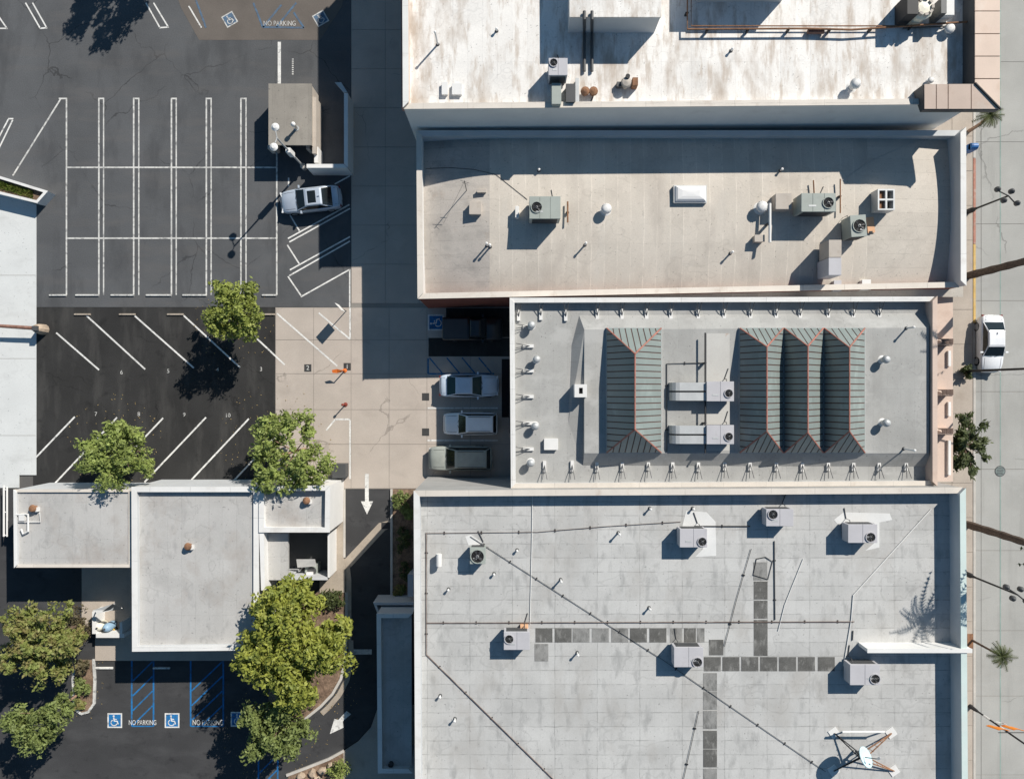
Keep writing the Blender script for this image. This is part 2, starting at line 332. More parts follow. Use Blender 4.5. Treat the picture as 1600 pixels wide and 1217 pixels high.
for L_ in ((-20, 250, 13, 187), (-16, 262, 20, 188), (13, 186, 21, 186),
           (40, 5, 63, 45), (51, 5, 73, 44), (62, 45, 74, 44), (-20, 0, 11, 45), (-10, 45, 12, 45), (228, 5, 250, 44), (240, 5, 263, 43), (249, 44, 264, 43),
           (450, 373, 546, 320), (452, 378.5, 547, 326), (453, 422, 547, 370), (452, 431, 547, 377), (470, 464, 546, 421.5),
           (449, 383, 468, 413), (450, 432, 471, 463), (453, 336, 468, 361), (523, 288, 547, 275), (451, 278, 451, 292),
           (546.5, 421, 546.5, 480)):
    line(lot_old, *L_, m=PAINT, wpx=2.2)
line(lot_old, 436.5, 66, 436.5, 131, wpx=5, m=PAINT)
for k in range(8): line(lot_old, 457.5, 92+k*3.3, 457.5, 94+k*3.3, wpx=2.6, m=PAINT_O)
for L_ in ((88, 520, 155, 578), (135, 493, 227, 577), (210, 493, 303, 575), (287, 493, 375, 574), (378, 507, 445, 570), (433, 490, 527, 572), (498, 489, 547, 530),
           (117, 651, 50, 721), (183, 652, 86, 755), (255, 653, 155, 758), (322, 652, 226, 753), (389, 654, 295, 754), (510, 672, 524, 655), (524, 655, 547, 655), (455, 656, 366, 750)):
    line(lot_sub, *L_, m=PAINT, wpx=2.5, z=.014)
line(drive, 547, 481, 547, 530, z=.013); line(drive, 547, 656, 547, 748, z=.013)
for v in (637.5, 688): line(drive, 668, v, 778, v, z=.012)
line(drive, 668, 585, 690, 585, z=.012, m=PAINT_O)
def text(s, u, v, size, root, m, z=.018, rot=0, name='stencil_text'):
    c = bpy.data.curves.new('t', 'FONT'); c.body = s; c.size = size; c.align_x = 'CENTER'; c.align_y = 'CENTER'
    t = bpy.data.objects.new('t', c); COL.objects.link(t); dg = bpy.context.evaluated_depsgraph_get()
    me = bpy.data.meshes.new_from_object(t.evaluated_get(dg)); bpy.data.objects.remove(t)
    o = bpy.data.objects.new(name, me); me.materials.clear(); me.materials.append(m); COL.objects.link(o)
    p = P(u, v); o.parent = root; o.location = (p.x, p.y, z); o.rotation_euler.z = R(rot); return o
for s, u, v in (('6', 190, 582), ('5', 263, 580), ('4', 340, 578), ('3', 408, 577), ('7', 150, 647), ('8', 217, 647), ('9', 288, 648), ('10', 356, 649)):
    text(s, u, v, .44, lot_sub, PAINT_O, name='stall_number')
for s, u, v, r in (('2', 481, 575, 0), ('1', 542.5, 573, 0), ('', 665, 620, 90), ('', 665, 675, 90)):
    a = P(u, v); MB().box(a.x, a.y, .010, .013, .56, .58).build('stencil_patch', PAINT_K, drive)
    if s: text(s, u, v, .5, drive, PAINT_O, z=.019, rot=r, name='stall_number')
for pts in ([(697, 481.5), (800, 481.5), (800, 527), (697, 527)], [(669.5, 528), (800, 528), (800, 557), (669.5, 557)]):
    MB().pxprism(pts, 0, -.03, .0085).build('shade_patch', A_SUB, drive)  # dark sheet over the concrete, deepens the corner shade around the parked cars
def wheelchair(u, v, size, root, rot=0, m=PAINT_B, mw=PAINT):
    """white bordered blue square with the wheelchair figure"""
    c = Vector(XY(u, v)); ca, sa = math.cos(R(rot)), math.sin(R(rot)); h = size/2
    T = lambda x, y: (c.x+(ca*x-sa*y)*h, c.y+(sa*x+ca*y)*h)
    sq = lambda a: [T(-a, -a), T(a, -a), T(a, a), T(-a, a)]
    MB().sheet(sq(1), .014).build('symbol_border', mw, root); MB().sheet(sq(.82), .018).build('symbol_panel', m, root)
    b = MB(); z = .022
    def stroke(p, q, wd):
        p, q = Vector(p), Vector(q); d = (q-p).normalized(); n = Vector((-d.y, d.x))*wd/2
        b.sheet([T(*(p+n)), T(*(q+n)), T(*(q-n)), T(*(p-n))], z)
    b.sheet([T(-.14+.13*math.cos(t*.628), .6+.13*math.sin(t*.628)) for t in range(10)], z)
    stroke((-.14, .42), (-.06, -.1), .17); z = .0225; stroke((-.1, .2), (.28, .16), .11); z = .023; stroke((-.06, -.06), (.36, -.1), .15); z = .0235; stroke((.33, -.05), (.48, -.5), .14)
    arc = [(-.08+.42*math.cos(R(a)), -.28+.4*math.sin(R(a))) for a in range(120, 352, 22)]; z = .024
    for p, q in zip(arc, arc[1:]): stroke(p, q, .12); z += .0002
    b.build('wheelchair_figure', mw, root)
for u in (179.5, 269): wheelchair(u, 1125, 1.15, lot_low)
wheelchair(372, 1123, 1.15, lot_low)
wheelchair(359, 31, .98, pad, 30, PAINT_BF, PAINT_O); wheelchair(501, 29.5, 1.0, pad, 30, PAINT_BF, PAINT_O)
wheelchair(681, 504, 1.25, drive, 90)
for (a, b, v0, v1, vb) in ((206, 240, 1031, 1134, 1134), (298, 349, 1031, 1134, 1134), (404, 434, 1178, 1290, 1290)):
    line(lot_low, a, v0, a, v1, 2.6, m=PAINT_B); line(lot_low, b, v0, b, v1, 2.6, m=PAINT_B); line(lot_low, a, vb, b, vb, 2, m=PAINT_B, z=.016)
    dv = (b-a)*.9; v = v0+dv+2
    while v < v1+dv-14:
        va, vb2 = v, v-dv; ua, ub = a+1.5, b-1.5
        if va > v1-1: t = (va-(v1-1))/dv; ua = ua+(ub-ua)*t; va = v1-1
        line(lot_low, ua, va, ub, vb2, 2.2, m=PAINT_B, z=.016); v += 23
text('NO PARKING', 223, 1128.5, .36, lot_low, PAINT, z=.024).scale.y = 1.5
text('NO PARKING', 325, 1128.5, .40, lot_low, PAINT, z=.024).scale.y = 1.5
for L_ in ((396, 5, 411, 44), (411, 43, 475, 44), (459, 20, 475, 44), (411, 43, 440, 8), (432, 43, 463, 5), (306, 0, 322, 44)): line(pad, *L_, wpx=3, m=PAINT_BF, z=.016)
line(pad, 295, 10, 315, 44, 2.2, z=.014)
text('NO PARKING', 437, 37.5, .42, pad, PAINT_O, z=.022).scale.y = 1.3
for L_ in ((669, 560, 669, 584), (669, 584, 772, 584)): line(drive, *L_, wpx=2.6, m=PAINT_BD, z=.014)
for u in (671, 698, 722, 748): line(drive, u, 559, u+20, 583, wpx=2.2, m=PAINT_BD, z=.017)
def arrow(pts, z=.014): MB().sheet([XY(u, v) for u, v in pts], z).build('painted_arrow', PAINT, lot_low)
arrow([(570.3, 740), (576.3, 740), (576.3, 783), (583, 783), (573.5, 803.5), (564, 783), (570.3, 783)])
arrow([(541.5, 1110), (548.5, 1115), (535.5, 1126.5), (537, 1136), (515.5, 1146), (522.5, 1122.5), (529, 1124)])
line(lot_low, 549, 1018, 581, 1018, 8, m=PAINT_O)
for u0, u1 in ((60, 92),): pass
def wheel_stop(u0, u1, v, label, m=PAINT_O, rot=0, dep=3.2):
    a = P((u0+u1)/2, v); root = empty('wheel_stop', a, label, 'wheel stop', 'concrete wheel stops in the parking bays')
    ln = (u1-u0)/S
    b = MB(); h = .12; w0, w1 = .16, .10
    vs = []
    for x in (-ln/2, ln/2):
        for y, z in ((-w0/2, 0), (w0/2, 0), (w1/2, h), (-w1/2, h)): vs.append((x, y, z))
    b.add(vs, [(0, 1, 2, 3), (4, 7, 6, 5), (0, 4, 5, 1), (1, 5, 6, 2), (2, 6, 7, 3), (3, 7, 4, 0)])
    b.build('stop_bar', m, root, world=False)
    pb = MB()
    for x in (-ln*.33, ln*.33): pb.lathe(x, 0, [(.02, h-.01), (.02, h+.012)], 8)
    pb.build('anchor_pin', DKGREY, root, world=False)
pos_ = ['by the leftmost stall line of the grey lot', 'second from the left along the foot of the grey lot', 'third from the left along the foot of the grey lot', 'fourth from the left along the foot of the grey lot',
        'just left of the round yellow green tree', 'just right of the round yellow green tree']
for (a, b), q in zip(((78, 104), (119, 155), (174, 210), (229, 268), (286, 323), (410, 432)), pos_):
    wheel_stop(a, b, 461.5, 'white wheel stop ' + q)
for (a, b), q in zip(((117, 142), (187, 212), (262, 287), (400, 430)), ('leftmost', 'second from left', 'third from left, beside the tree shadow', 'right of the tree')):
    wheel_stop(a, b, 491.5, 'tan wheel stop heading the dark asphalt lot, %s' % q, CONC_TAN)
wheel_stop(150, 177, 1043, 'white wheel stop beside the planter island in sunlight', PAINT)
wheel_stop(240, 266, 1043, 'white wheel stop in the wall shadow by the blue hatching', PAINT)

# lower walkways, kerbs, planters --------------------------------------
def kerbpath(root, pts, wpx, z1=.13, m=KERB, name='kerb'):
    for p, q in zip(pts, pts[1:]):
        a = Vector(XY(*p)); b = Vector(XY(*q)); d = (b-a).normalized(); n = Vector((-d.y, d.x))*wpx/S/2; e = d*.02
        MB().prism([a+n, b+n+e, b-n+e, a-n], -.04, z1+random.uniform(-.004, .004)).build(name, m, root)
wk = area('pavement', 'shaded concrete walk along the foot of the low flat roofed building', 'pavement', [(150, 985), (400, 985), (400, 1031), (150, 1031)], CONC_SW, .12)
yard = area('utility_yard', 'small concrete utility yard between the two low buildings', 'yard', [(128, 880), (206, 880), (206, 985), (128, 985)], CONC_SW, .03)
sw = area('pavement', 'tan concrete strip beside the white walled building and driveway', 'pavement', [(519, 764), (537, 764), (537, 868), (540, 888), (540, 925), (500, 925), (500, 905), (519, 880)], CONC_TAN, .11)
kerbpath(sw, [(538.5, 764), (538.5, 870)], 3); kerbpath(sw, [(541, 872), (545, 905), (545, 1000)], 8, .03, CONC_TAN, 'gutter')
sway = MB().pxprism([(540, 872), (592, 817), (612, 812), (612, 824), (602, 828), (548, 886)], 0, -.05, .03).build('gutter', CONC_TAN, sw)
dr = MB().pxprism([(596, 816), (611, 816), (611, 826), (596, 826)], 0, .03, .045).build('drain_grate', DARK, sw)
pl1 = area('planter', 'curved planter bed of bark under the large yellow green tree', 'planter', [(480, 925), (540, 925), (541, 1000), (537, 1045), (525, 1075), (505, 1100), (478, 1122), (462, 1120), (420, 1120), (420, 1030), (400, 1018), (400, 925)], SOIL, .08)
kerbpath(pl1, [(541.5, 925), (542, 985), (540, 1030), (533, 1060), (520, 1083), (502, 1102), (476, 1123)], 4)
kerbpath(pl1, [(548, 1000), (549, 1030), (542, 1062), (530, 1085), (514, 1104), (503, 1114)], 8, .03, CONC_TAN, 'gutter')
pl2 = area('planter', 'narrow planter strip of bark along the tall grey building wall', 'planter', [(614, 764), (660, 764), (660, 935), (614, 935)], SOIL, .08)
kerbpath(pl2, [(612, 764), (612, 935)], 3.5)
pl3 = area('planter', 'rocky planter bed at the bottom beside the driveway', 'planter', [(452, 1206), (480, 1200), (515, 1187), (537, 1174), (545, 1230), (545, 1300), (440, 1300)], SOIL, .08)
kerbpath(pl3, [(448, 1210), (480, 1198), (513, 1185), (537, 1172)], 4)
dk = area('pavement', 'shaded concrete apron beside the curving driveway', 'pavement', [(537, 1172), (560, 1157), (580, 1135), (592, 1100), (660, 1100), (660, 1300), (537, 1300)], CONC_SW, .10)
pl4 = area('planter_island', 'small planter island with shrubs and a white kerb beside the blue bays', 'planter', [(117, 1040), (128, 1030), (146, 1030), (147, 1100), (138, 1110), (128, 1112), (118, 1105)], SOIL, .09)
kerbpath(pl4, [(147, 1029), (149, 1060), (148, 1098), (139, 1111), (128, 1114), (118, 1106), (115, 1060), (118, 1040)], 3.6, m=PAINT_O)

# ------------------------------------------------------------------ buildings
def sgn(poly):
    n = len(poly); return 1 if sum(poly[i][0]*poly[(i+1) % n][1]-poly[(i+1) % n][0]*poly[i][1] for i in range(n)) > 0 else -1
def inset(poly, d):
    n = len(poly); s = sgn(poly); out = []
    for i in range(n):
        p0, p1, p2 = Vector(poly[i-1]), Vector(poly[i]), Vector(poly[(i+1) % n])
        a = (p1-p0).normalized(); b = (p2-p1).normalized()
        na = Vector((-a.y, a.x))*s; nb = Vector((-b.y, b.x))*s
        q = (na+nb); q = q/max(q.dot(na), .2); out.append(p1+q*d)
    return out
def building(label, pts, tops, th, wm, cm, name='commercial_building', cat='building', cth=.06, zb=-.05, wms=None, cms=None):
    """pts: (u, v, z) of the outline as seen at height z; one wall and one coping per side"""
    poly = [XY(*p) for p in pts]; n = len(poly)
    cx = sum(p[0] for p in poly)/n; cy = sum(p[1] for p in poly)/n
    root = empty(name, (cx, cy, 0), label, cat); inn = inset(poly, th); oc = inset(poly, -.03); ic = inset(poly, th+.03)
    for i in range(n):
        j = (i+1) % n; t = tops[i]
        if t is None: continue
        MB().prism([poly[i], poly[j], inn[j], inn[i]], zb, t-cth).build('wall', (wms or {}).get(i, wm), root)
        cmat = (cms or {}).get(i, cm); cmat = WHITE_CP if cmat is WHITE else cmat
        MB().prism([oc[i], oc[j], ic[j], ic[i]], t-cth, t+.002*i).build('coping', cmat, root)
    return root
def roofpoly(root, pts, m, th=.25, name='roof'):
    """pts: (u, v, z): a roof slab whose corners are seen at those pixels"""
    top = [P(*p) for p in pts]; n = len(top); b = MB()
    b.add(top+[(p.x, p.y, p.z-th) for p in top], [tuple(range(n)), tuple(range(2*n-1, n-1, -1))]+[(i, (i+1) % n, n+(i+1) % n, n+i) for i in range(n)])
    return b.build(name, m, root)

# north building
ZN = 8.7
nb = building('large white roofed building at the top with pink sheet metal eaves', [(629, -300, 9.2), (1524, -300, 9.2), (1524, 162, 9.2), (631, 170, 9.2)], [9.2, 9.2, 9.2, 9.45], .32, WHITE, COPE_C, cms={3: WHITE}, wms={3: PINK})
roofpoly(nb, [(636, -295, ZN), (1520, -295, ZN), (1520, 162, ZN), (636, 168, ZN)], R_N)
MB().prism([XY(625.5, -300, 9.1), XY(629, -300, 9.1), XY(630.5, 168, 9.1), XY(627, 168, 9.1)], 8.5, 9.1).build('cornice', COPE_P, nb)
# mansard eaves
zr_, ze_ = 9.85, 9.62
def pan(a, b, c, d, m=PINK_L, th=.07, name='eave_panel'):
    q = [a, b, c, d]; up = MB(); dz = Vector((0, 0, th))
    up.add([p+dz for p in q]+q, [(0, 1, 2, 3), (7, 6, 5, 4)]+[(i, (i+1) % 4, 4+(i+1) % 4, 4+i) for i in range(4)]); return up.build(name, m, nb)
rid = lambda u, v: P(u, v, zr_); eav = lambda u, v: P(u, v, ze_)
us = [1443, 1462, 1480.5, 1516.5]; g_ = .7
def lerp(a, b, t): return a+(b-a)*t
hr, he = rid(1522, 131), eav(1562, 172)
hr0 = Vector((hr.x, hr.y, hr.z))
for a, b in zip(us, us[1:]):
    pan(rid(a+g_, 132.5), rid(b-g_, 132.5), eav(b-g_, 171), eav(a+g_, 171))
pan(rid(1517.2, 132.5), rid(1521, 132.5), eav(1560, 171), eav(1517.2, 171))
vsx = [124, 89, 54, 18.6, -20, -56, -92, -130, -168, -206, -250, -300]
pan(eav(1561.5, 170), rid(1522.5, 131), rid(1522.5, 124.8), eav(1561.5, 124.8))
for a, b in zip(vsx, vsx[1:]): pan(rid(1522.5, a-g_), rid(1522.5, b+g_), eav(1561.5, b+g_), eav(1561.5, a-g_))
mf = MB(); dn = Vector((0, 0, -.02))
sec = []
for r_, e_ in ((rid(1443, 132), eav(1443, 172)), (hr, he), (rid(1522, -300), eav(1562, -300))):
    sec.append([r_+dn, e_+dn, Vector((e_.x, e_.y, ze_-.4)), Vector((r_.x, r_.y, ZN))])
mf.add([p for s in sec for p in s], [(0, 3, 2, 1), (8, 9, 10, 11)]+[(4*i+j, 4*i+(j+1) % 4, 4*i+4+(j+1) % 4, 4*i+4+j) for i in range(2) for j in range(4)])
mf.build('eave_frame', DKGREY, nb)
rc = MB().tube([hr+Vector((0, 0, .1)), he+Vector((0, 0, .1))], .07, 6).build('hip_cap', DARK, nb)
# penthouse on the north roof
zp = 10.7
ph = MB().prism([XY(890, -120, zp), XY(1033, -120, zp), XY(1032, 27, zp), XY(891, 27, zp)], ZN, zp).build('penthouse', WHITE_G, nb)
MB().prism([XY(889, -121, zp+.1), XY(1034, -121, zp+.1), XY(1033, 27, zp+.1), XY(890, 27, zp+.1)], zp, zp+.1).build('roof', R_N, ph)
for u in (913, 925):
    MB().tube([P(u, 18, zp+.25), P(u, 29.5, zp+.25), P(u, 30.5, zp-.1), P(u, 47, ZN+.4), P(u, 52, ZN+.15), P(u, 112, ZN+.15)], .1, 8).build('conduit', DKGREY, ph)
ph2 = MB().prism([XY(1100, -140, 10.6), XY(1238, -140, 10.6), XY(1238, -22, 10.6), XY(1100, -22, 10.6)], ZN, 10.6).build('penthouse', WHITE_G, nb)
MB().prism([XY(1099, -141, 10.7), XY(1239, -141, 10.7), XY(1239, -21.5, 10.7), XY(1099, -21.5, 10.7)], 10.6, 10.7).build('roof', R_N, ph2)
rr = MB()
for k in range(15):
    rr.prism([XY(640.5+random.uniform(0, 2), 14+k*10, ZN), XY(643, 14+k*10, ZN), XY(643, 20+k*10, ZN), XY(641, 20+k*10, ZN)], ZN, ZN+.01)

# middle building
ZM = 5.7
mb = building('long building with beige roll roofing in the middle of the block', [(651, 204, 6.0), (1509, 199, 6.6), (1509.5, 446, 6.6), (653, 466, 6.0)], [5.95, 6.6, 5.85, 6.0], .33, WHITE_G, COPE_C, wms={2: BRICKW, 3: WHITE}, cms={1: WHITE, 0: WHITE_G})
def zm(u, v):
    z = ZM+.12-.78*((v-324)/137.0)**2
    if u < 770: z -= .75*((770-u)/112.0)**1.5
    if u > 1352: z -= .42*((u-1352)/145.0)**1.6
    return z
def PM(u, v): return P(u, v, zm(u, v))
def vault(us, m, nm):
    vs_ = [205+k*(464-205)/20 for k in range(21)]; b_ = MB()
    b_.add([PM(u, v) for u in us for v in vs_], [(i*21+k, i*21+k+1, (i+1)*21+k+1, (i+1)*21+k) for i in range(len(us)-1) for k in range(20)])
    return b_.build(nm, m, mb, smooth=True)
vault([655+k*11 for k in range(11)], R_MW, 'roof')
vault([765+k*23.6 for k in range(26)], R_M, 'roof')
vault([1355+k*12.5 for k in range(13)], R_ME, 'roof')

# subject building
ZS = 6.2
sb = building('grey roofed building with four ribbed hipped skylights', [(797, 466, 6.8), (1460, 464, 6.8), (1460, 758, 6.8), (799, 762, 6.8)], [6.75, 7.1, 6.75, 6.8], .27, WHITE_G, COPE_C, cms={0: WHITE, 3: WHITE, 1: PINK}, wms={1: PINK, 3: WHITE})
roofpoly(sb, [(802, 470, ZS), (1455, 468, ZS), (1455, 755, ZS), (804, 758, ZS)], R_S)
ZP = ZS+.6
def facet(pts, m, name='roof_slope'): return MB().sheet([P(*p) for p in pts]).build(name, m, sb)
pt = MB(); lo = .004
# raised deck: west flank curved, south and north flanks straight
wl = [(905, 493), (893, 540), (884, 600), (888, 660), (897, 705), (911, 727)]
facet([(913, 515, ZP), (913, 708, ZP), (1452, 708, ZP), (1452, 512, ZP)], R_S, 'raised_deck')
facet([(u, v, ZS+lo) for u, v in wl]+[(913, 708, ZP), (913, 515, ZP)], R_SX, 'deck_slope')
facet([(911, 727, ZS+lo), (1452, 729, ZS+lo), (1452, 708, ZP), (913, 708, ZP)], R_S, 'deck_slope')
facet([(905, 493, ZS+lo), (913, 515, ZP), (1452, 512, ZP), (1452, 489, ZS+lo)], R_S, 'deck_slope')
MB().prism([XY(1104, 521, ZP), XY(1140, 521, ZP), XY(1140, 704, ZP), XY(1104, 704, ZP)], ZP-.02, ZP+.012).build('roof_patch', mat('pale roof patch with rust', (.5, .49, .465), .85, .05, .6, .05, stain=((.33, .15, .07), .8, .9, .63, .72, .85)), sb)
# skylights
def clip(poly, ax, val, keep_less):
    out = []; n = len(poly)
    for i in range(n):
        a, b = poly[i], poly[(i+1) % n]; ia = (a[ax] <= val) == keep_less; ib = (b[ax] <= val) == keep_less
        if ia: out.append(a)
        if ia != ib: t = (val-a[ax])/(b[ax]-a[ax]); out.append(a+(b-a)*t)
    return out
def skylight(x0, x1, xr, y0, y1, ya, yb, label, rise=1.9):
    zb, zt = ZP+.12, ZP+.12+rise
    A, B, C, D = P(x0, y0, zb), P(x1, y0, zb), P(x1, y1, zb), P(x0, y1, zb); E, F = P(xr, ya, zt), P(xr, yb, zt)
    fr = MB().add([A, B, C, D, E, F], [(0, 4, 1), (1, 4, 5, 2), (2, 5, 3), (3, 5, 4, 0), (0, 1, 2, 3)]).build('skylight', SKYF, sb); fr['label'] = label
    cb = MB().prism([(A.x-.05, A.y+.05), (B.x+.05, B.y+.05), (C.x+.05, C.y-.05), (D.x-.05, D.y-.05)], ZP-.02, zb-.004).build('curb', GALV, fr)
    for face, ax in (([A, D, F, E], 1), ([B, E, F, C], 1), ([A, E, B], 0), ([D, C, F], 0)):
        nrm = (face[1]-face[0]).cross(face[2]-face[0]).normalized()
        if nrm.z < 0: nrm = -nrm
        lo_, hi_ = min(p[ax] for p in face), max(p[ax] for p in face)
        n = max(4, round((hi_-lo_)/.425)); st = (hi_-lo_)/n
        for k in range(n):
            q = clip(clip(list(face), ax, lo_+(k+1)*st-.036, True), ax, lo_+k*st+.036, False)
            if len(q) < 3: continue
            ar = sum(((q[i]-q[0]).cross(q[i+1]-q[0])).length for i in range(1, len(q)-1))/2
            if ar < .02: continue
            tl = nrm*.03+Vector((0, 0, random.uniform(-.003, .003))); m_ = len(q)
            MB().add([p+nrm*.004 for p in q]+[p+tl for p in q], [tuple(range(m_, 2*m_))]+[(i, (i+1) % m_, m_+(i+1) % m_, m_+i) for i in range(m_)]).build('pane', SKYL, fr)
    rc = MB(); up = Vector((0, 0, .03))
    for a, b in ((E, F), (A, E), (B, E), (C, F), (D, F)): rc.tube([a+up, b+up], .055, 6)
    rc.build('ridge_cap', RIDGE, fr)
skylight(948, 1033, 992, 513, 707, 553, 671, 'wide ribbed skylight standing alone on the left', 2.2)
skylight(1156, 1223.5, 1198, 513, 707, 542, 674, 'ribbed skylight, left one of the row of three')
skylight(1225.5, 1286, 1262, 513, 707, 541, 676, 'ribbed skylight, middle one of the row of three')
skylight(1288, 1351, 1327, 513, 707, 543, 674, 'ribbed skylight, right one of the row of three')
# parapet braces
foot = MB().box(0, .15, 0, .16, .22, .75).mesh('brace_foot'); foot.materials.append(AC_W)
leg = MB().tube([(0, .25, .14), (-.16, -.72, .5)], .025, 5).tube([(0, .25, .14), (.16, -.72, .5)], .025, 5).mesh('parapet_brace'); leg.materials.append(DKGREY)
def brace(u, v, rz):
    p = P(u, v, ZS)
    o = bpy.data.objects.new('parapet_brace', leg); COL.objects.link(o); o.parent = sb; o.location = p-worldoff(sb); o.rotation_euler.z = rz
    f = bpy.data.objects.new('brace_foot', foot); COL.objects.link(f); f.parent = o
for v in (511, 540, 580, 620, 661, 702): brace(822, v+random.uniform(-1, 1), R(-90))
for u in (851, 893, 932, 971, 1012, 1050, 1090, 1132, 1170, 1212, 1253, 1292, 1332, 1372, 1415): brace(u+random.uniform(-1, 1), 731+random.uniform(-2, 1), 0)
for u in (811, 845, 883, 933, 972, 1010, 1048, 1090, 1130, 1172, 1212, 1250, 1292, 1332, 1372): brace(u+random.uniform(-1, 1), 489+random.uniform(-1, 1), math.pi)
# pink arcade front
zc = 4.2
can = MB().prism([XY(1420, 462, zc), XY(1489, 462, zc), XY(1489, 752, zc), XY(1420, 752, zc)], zc-.3, zc).build('canopy', PINK, sb)
for v0, v1 in ((548, 572), (628, 650), (688, 742)):
    MB().prism([XY(1482, v0, zc+.2), XY(1486, v0, zc+.2), XY(1486, v1, zc+.2), XY(1482, v1, zc+.2)], zc+.002, zc+.2).build('parapet_strip', WHITE, can)
for v in (531, 610, 670.5):
    f = MB(); a = XY(1440, v-1, 5.0); b = XY(1490, v+8, 5.0)
    f.prism([(a[0], a[1]), (b[0], a[1]), (b[0], b[1]), (a[0], b[1])], 0.0, 5.0); fo = f.build('pier', PINK, sb)
    t = MB()
    for r_ in range(3):
        for c in range(8):
            x = a[0]+.1+c*(b[0]-a[0]-.1)/8; y = b[1]+.05+r_*.14
            t.prism([(x, y), (x+.24, y), (x+.24, y+.11), (x, y+.11)], 5.0, 5.03+random.uniform(0, .012))
    t.build('cap_tiles', TILEB, fo, kind='stuff')
    s_ = MB()
    for r_ in range(5):
        for c in range(9):
            x = a[0]+.06+c*(b[0]-a[0]-.1)/9; z = 4.25+r_*.14
            s_.prism([(x, b[1]-.045), (x+.24, b[1]-.045), (x+.24, b[1]-.003), (x, b[1]-.003)], z, z+.115)
    s_.build('face_tiles', TILEB, fo, kind='stuff')
    fin = MB().lathe(a[0]+1.0, (a[1]+b[1])/2, [(.16, 5.03), (.2, 5.15), (.08, 5.3), (.16, 5.45), (.0, 5.75)], 10, False).build('finial', PINK, fo)
for v in (500, 570, 640, 710):
    a = P(1459.5, v, 3.2); MB().box(a.x+.16, a.y, .4, 2.6, .06, 2.2).build('shop_window', GLASS_C, sb)
a = P(797, 600); MB().box(XY(797, 600, 6.8)[0]-.04, a.y, .0, 2.4, .06, 1.1).build('door', DKGREY, sb)
MB().box(XY(797, 600, 6.8)[0]-.04, a.y-2.6, .0, 2.6, .06, 2.2).build('door', DKGREY, sb)

# south building
ZO = 6.9
so = building('large light grey flat roofed building filling the lower right', [(647, 767, 7.8), (1504, 762, 7.8), (1511, 1560, 7.9), (651, 1560, 7.8)], [7.8, 8.1, 7.8, 7.8], .34, WHITE_G, COPE_C, wms={0: WALLG}, cms={1: COPE_T, 3: WHITE, 0: COPE_C})
roofpoly(so, [(652, 771, ZO), (1500, 766, ZO), (1507, 1555, ZO), (656, 1555, ZO)], R_SO)
a0, a1 = P(1341, 1003, ZO), P(1500, 1003, ZO)
MB().prism([(a0.x, a0.y), (a1.x, a1.y), (a1.x, a1.y-.22), (a0.x, a0.y-.22)], ZO-.1, 8.15).build('fire_wall', WHITE, so)
MB().prism([(a0.x-.03, a0.y+.03), (a1.x, a1.y+.03), (a1.x, a1.y-.25), (a0.x-.03, a0.y-.25)], 8.15, 8.2).build('coping', WHITE, so)
def padsq(u, v, wu=24, hv=21, m=None):
    w_, h_ = wu/2+.7, hv/2+1
    q = [XY(u-w_, v-h_, ZO), XY(u+w_, v-h_, ZO), XY(u+w_, v+h_, ZO), XY(u-w_, v+h_, ZO)]
    MB().prism(q, ZO-.01, ZO+.014+random.uniform(0, .006)).build('walkway_pad', m or random.choice([R_PAD, R_PAD, R_PADL]), so)
for u, m_ in ((850, R_PAD), (880, R_PAD), (908, R_PADL), (938, R_PADL), (968.5, R_PADL), (997.5, R_PAD), (1028, R_PAD), (1056, R_PADL), (1078, R_PAD), (1095, R_PADL)): padsq(u, 992, 25 if u < 1040 else (17 if u < 1090 else 10), 20, m_)
padsq(846, 1019, 20, 25, R_PADL); padsq(1119, 1011, 21, 22, R_PAD)
for v, m_ in ((922, R_PAD), (952, R_PAD), (982, R_PAD), (1010, R_PAD)): padsq(1188.5, v, 20, 26, m_)
padsq(1188, 892, 20, 26, R_PADL)
for u in (1113, 1142, 1171.5, 1201, 1230.5, 1260, 1291): padsq(u, 1037, 25, 20, R_PAD)
for v, m_ in ((1065, R_PADL), (1094, R_PADL), (1124, R_PADL), (1155, R_PAD), (1184, R_PAD), (1214, R_PADL), (1244, R_PAD)): padsq(1109.5, v, 20, 26, m_)
lt = mat('white sealed patch', (.66, .66, .65), .8, .05, 1, .04)
for pts in ([(1072, 798), (1104, 800), (1118, 815), (1119, 868), (1086, 870), (1098, 858), (1098, 822), (1066, 822)], [(1303, 812), (1318, 800), (1390, 802), (1394, 812), (1374, 816), (1374, 855), (1352, 860), (1366, 848), (1366, 817), (1308, 818)], [(727, 838), (735, 835), (757, 850), (732, 852)]):
    MB().prism([XY(u, v, ZO) for u, v in pts], ZO-.01, ZO+.01).build('roof_patch', lt, so)
# annex in the shade of the south building
an = building('narrow low annex with white parapet against the tall grey wall', [(589, 959, 3.6), (644, 959, 3.6), (644, 1207, 3.6), (591, 1207, 3.6)], [3.6, None, 3.6, 3.6], .26, WHITE_G, WHITE)
roofpoly(an, [(593, 962, 3.1), (643, 962, 3.1), (643, 1203, 3.1), (595, 1203, 3.1)], R_LL)
MB().lathe(*XY(611, 1193, 3.2), [(.18, 3.1), (.2, 3.35), (.02, 3.4)], 10).build('roof_drain', DARK, an)
lw = MB().prism([XY(583, 941, 2), XY(646, 941, 2), XY(646, 945, 2), XY(588, 945, 2), XY(594, 959, 2), XY(590, 959, 2)], 0, 2).build('wall', WHITE_G); lw.name = 'low_wall'
tag(lw, 'low grey wall with a bent end beside the shaded annex', 'wall')
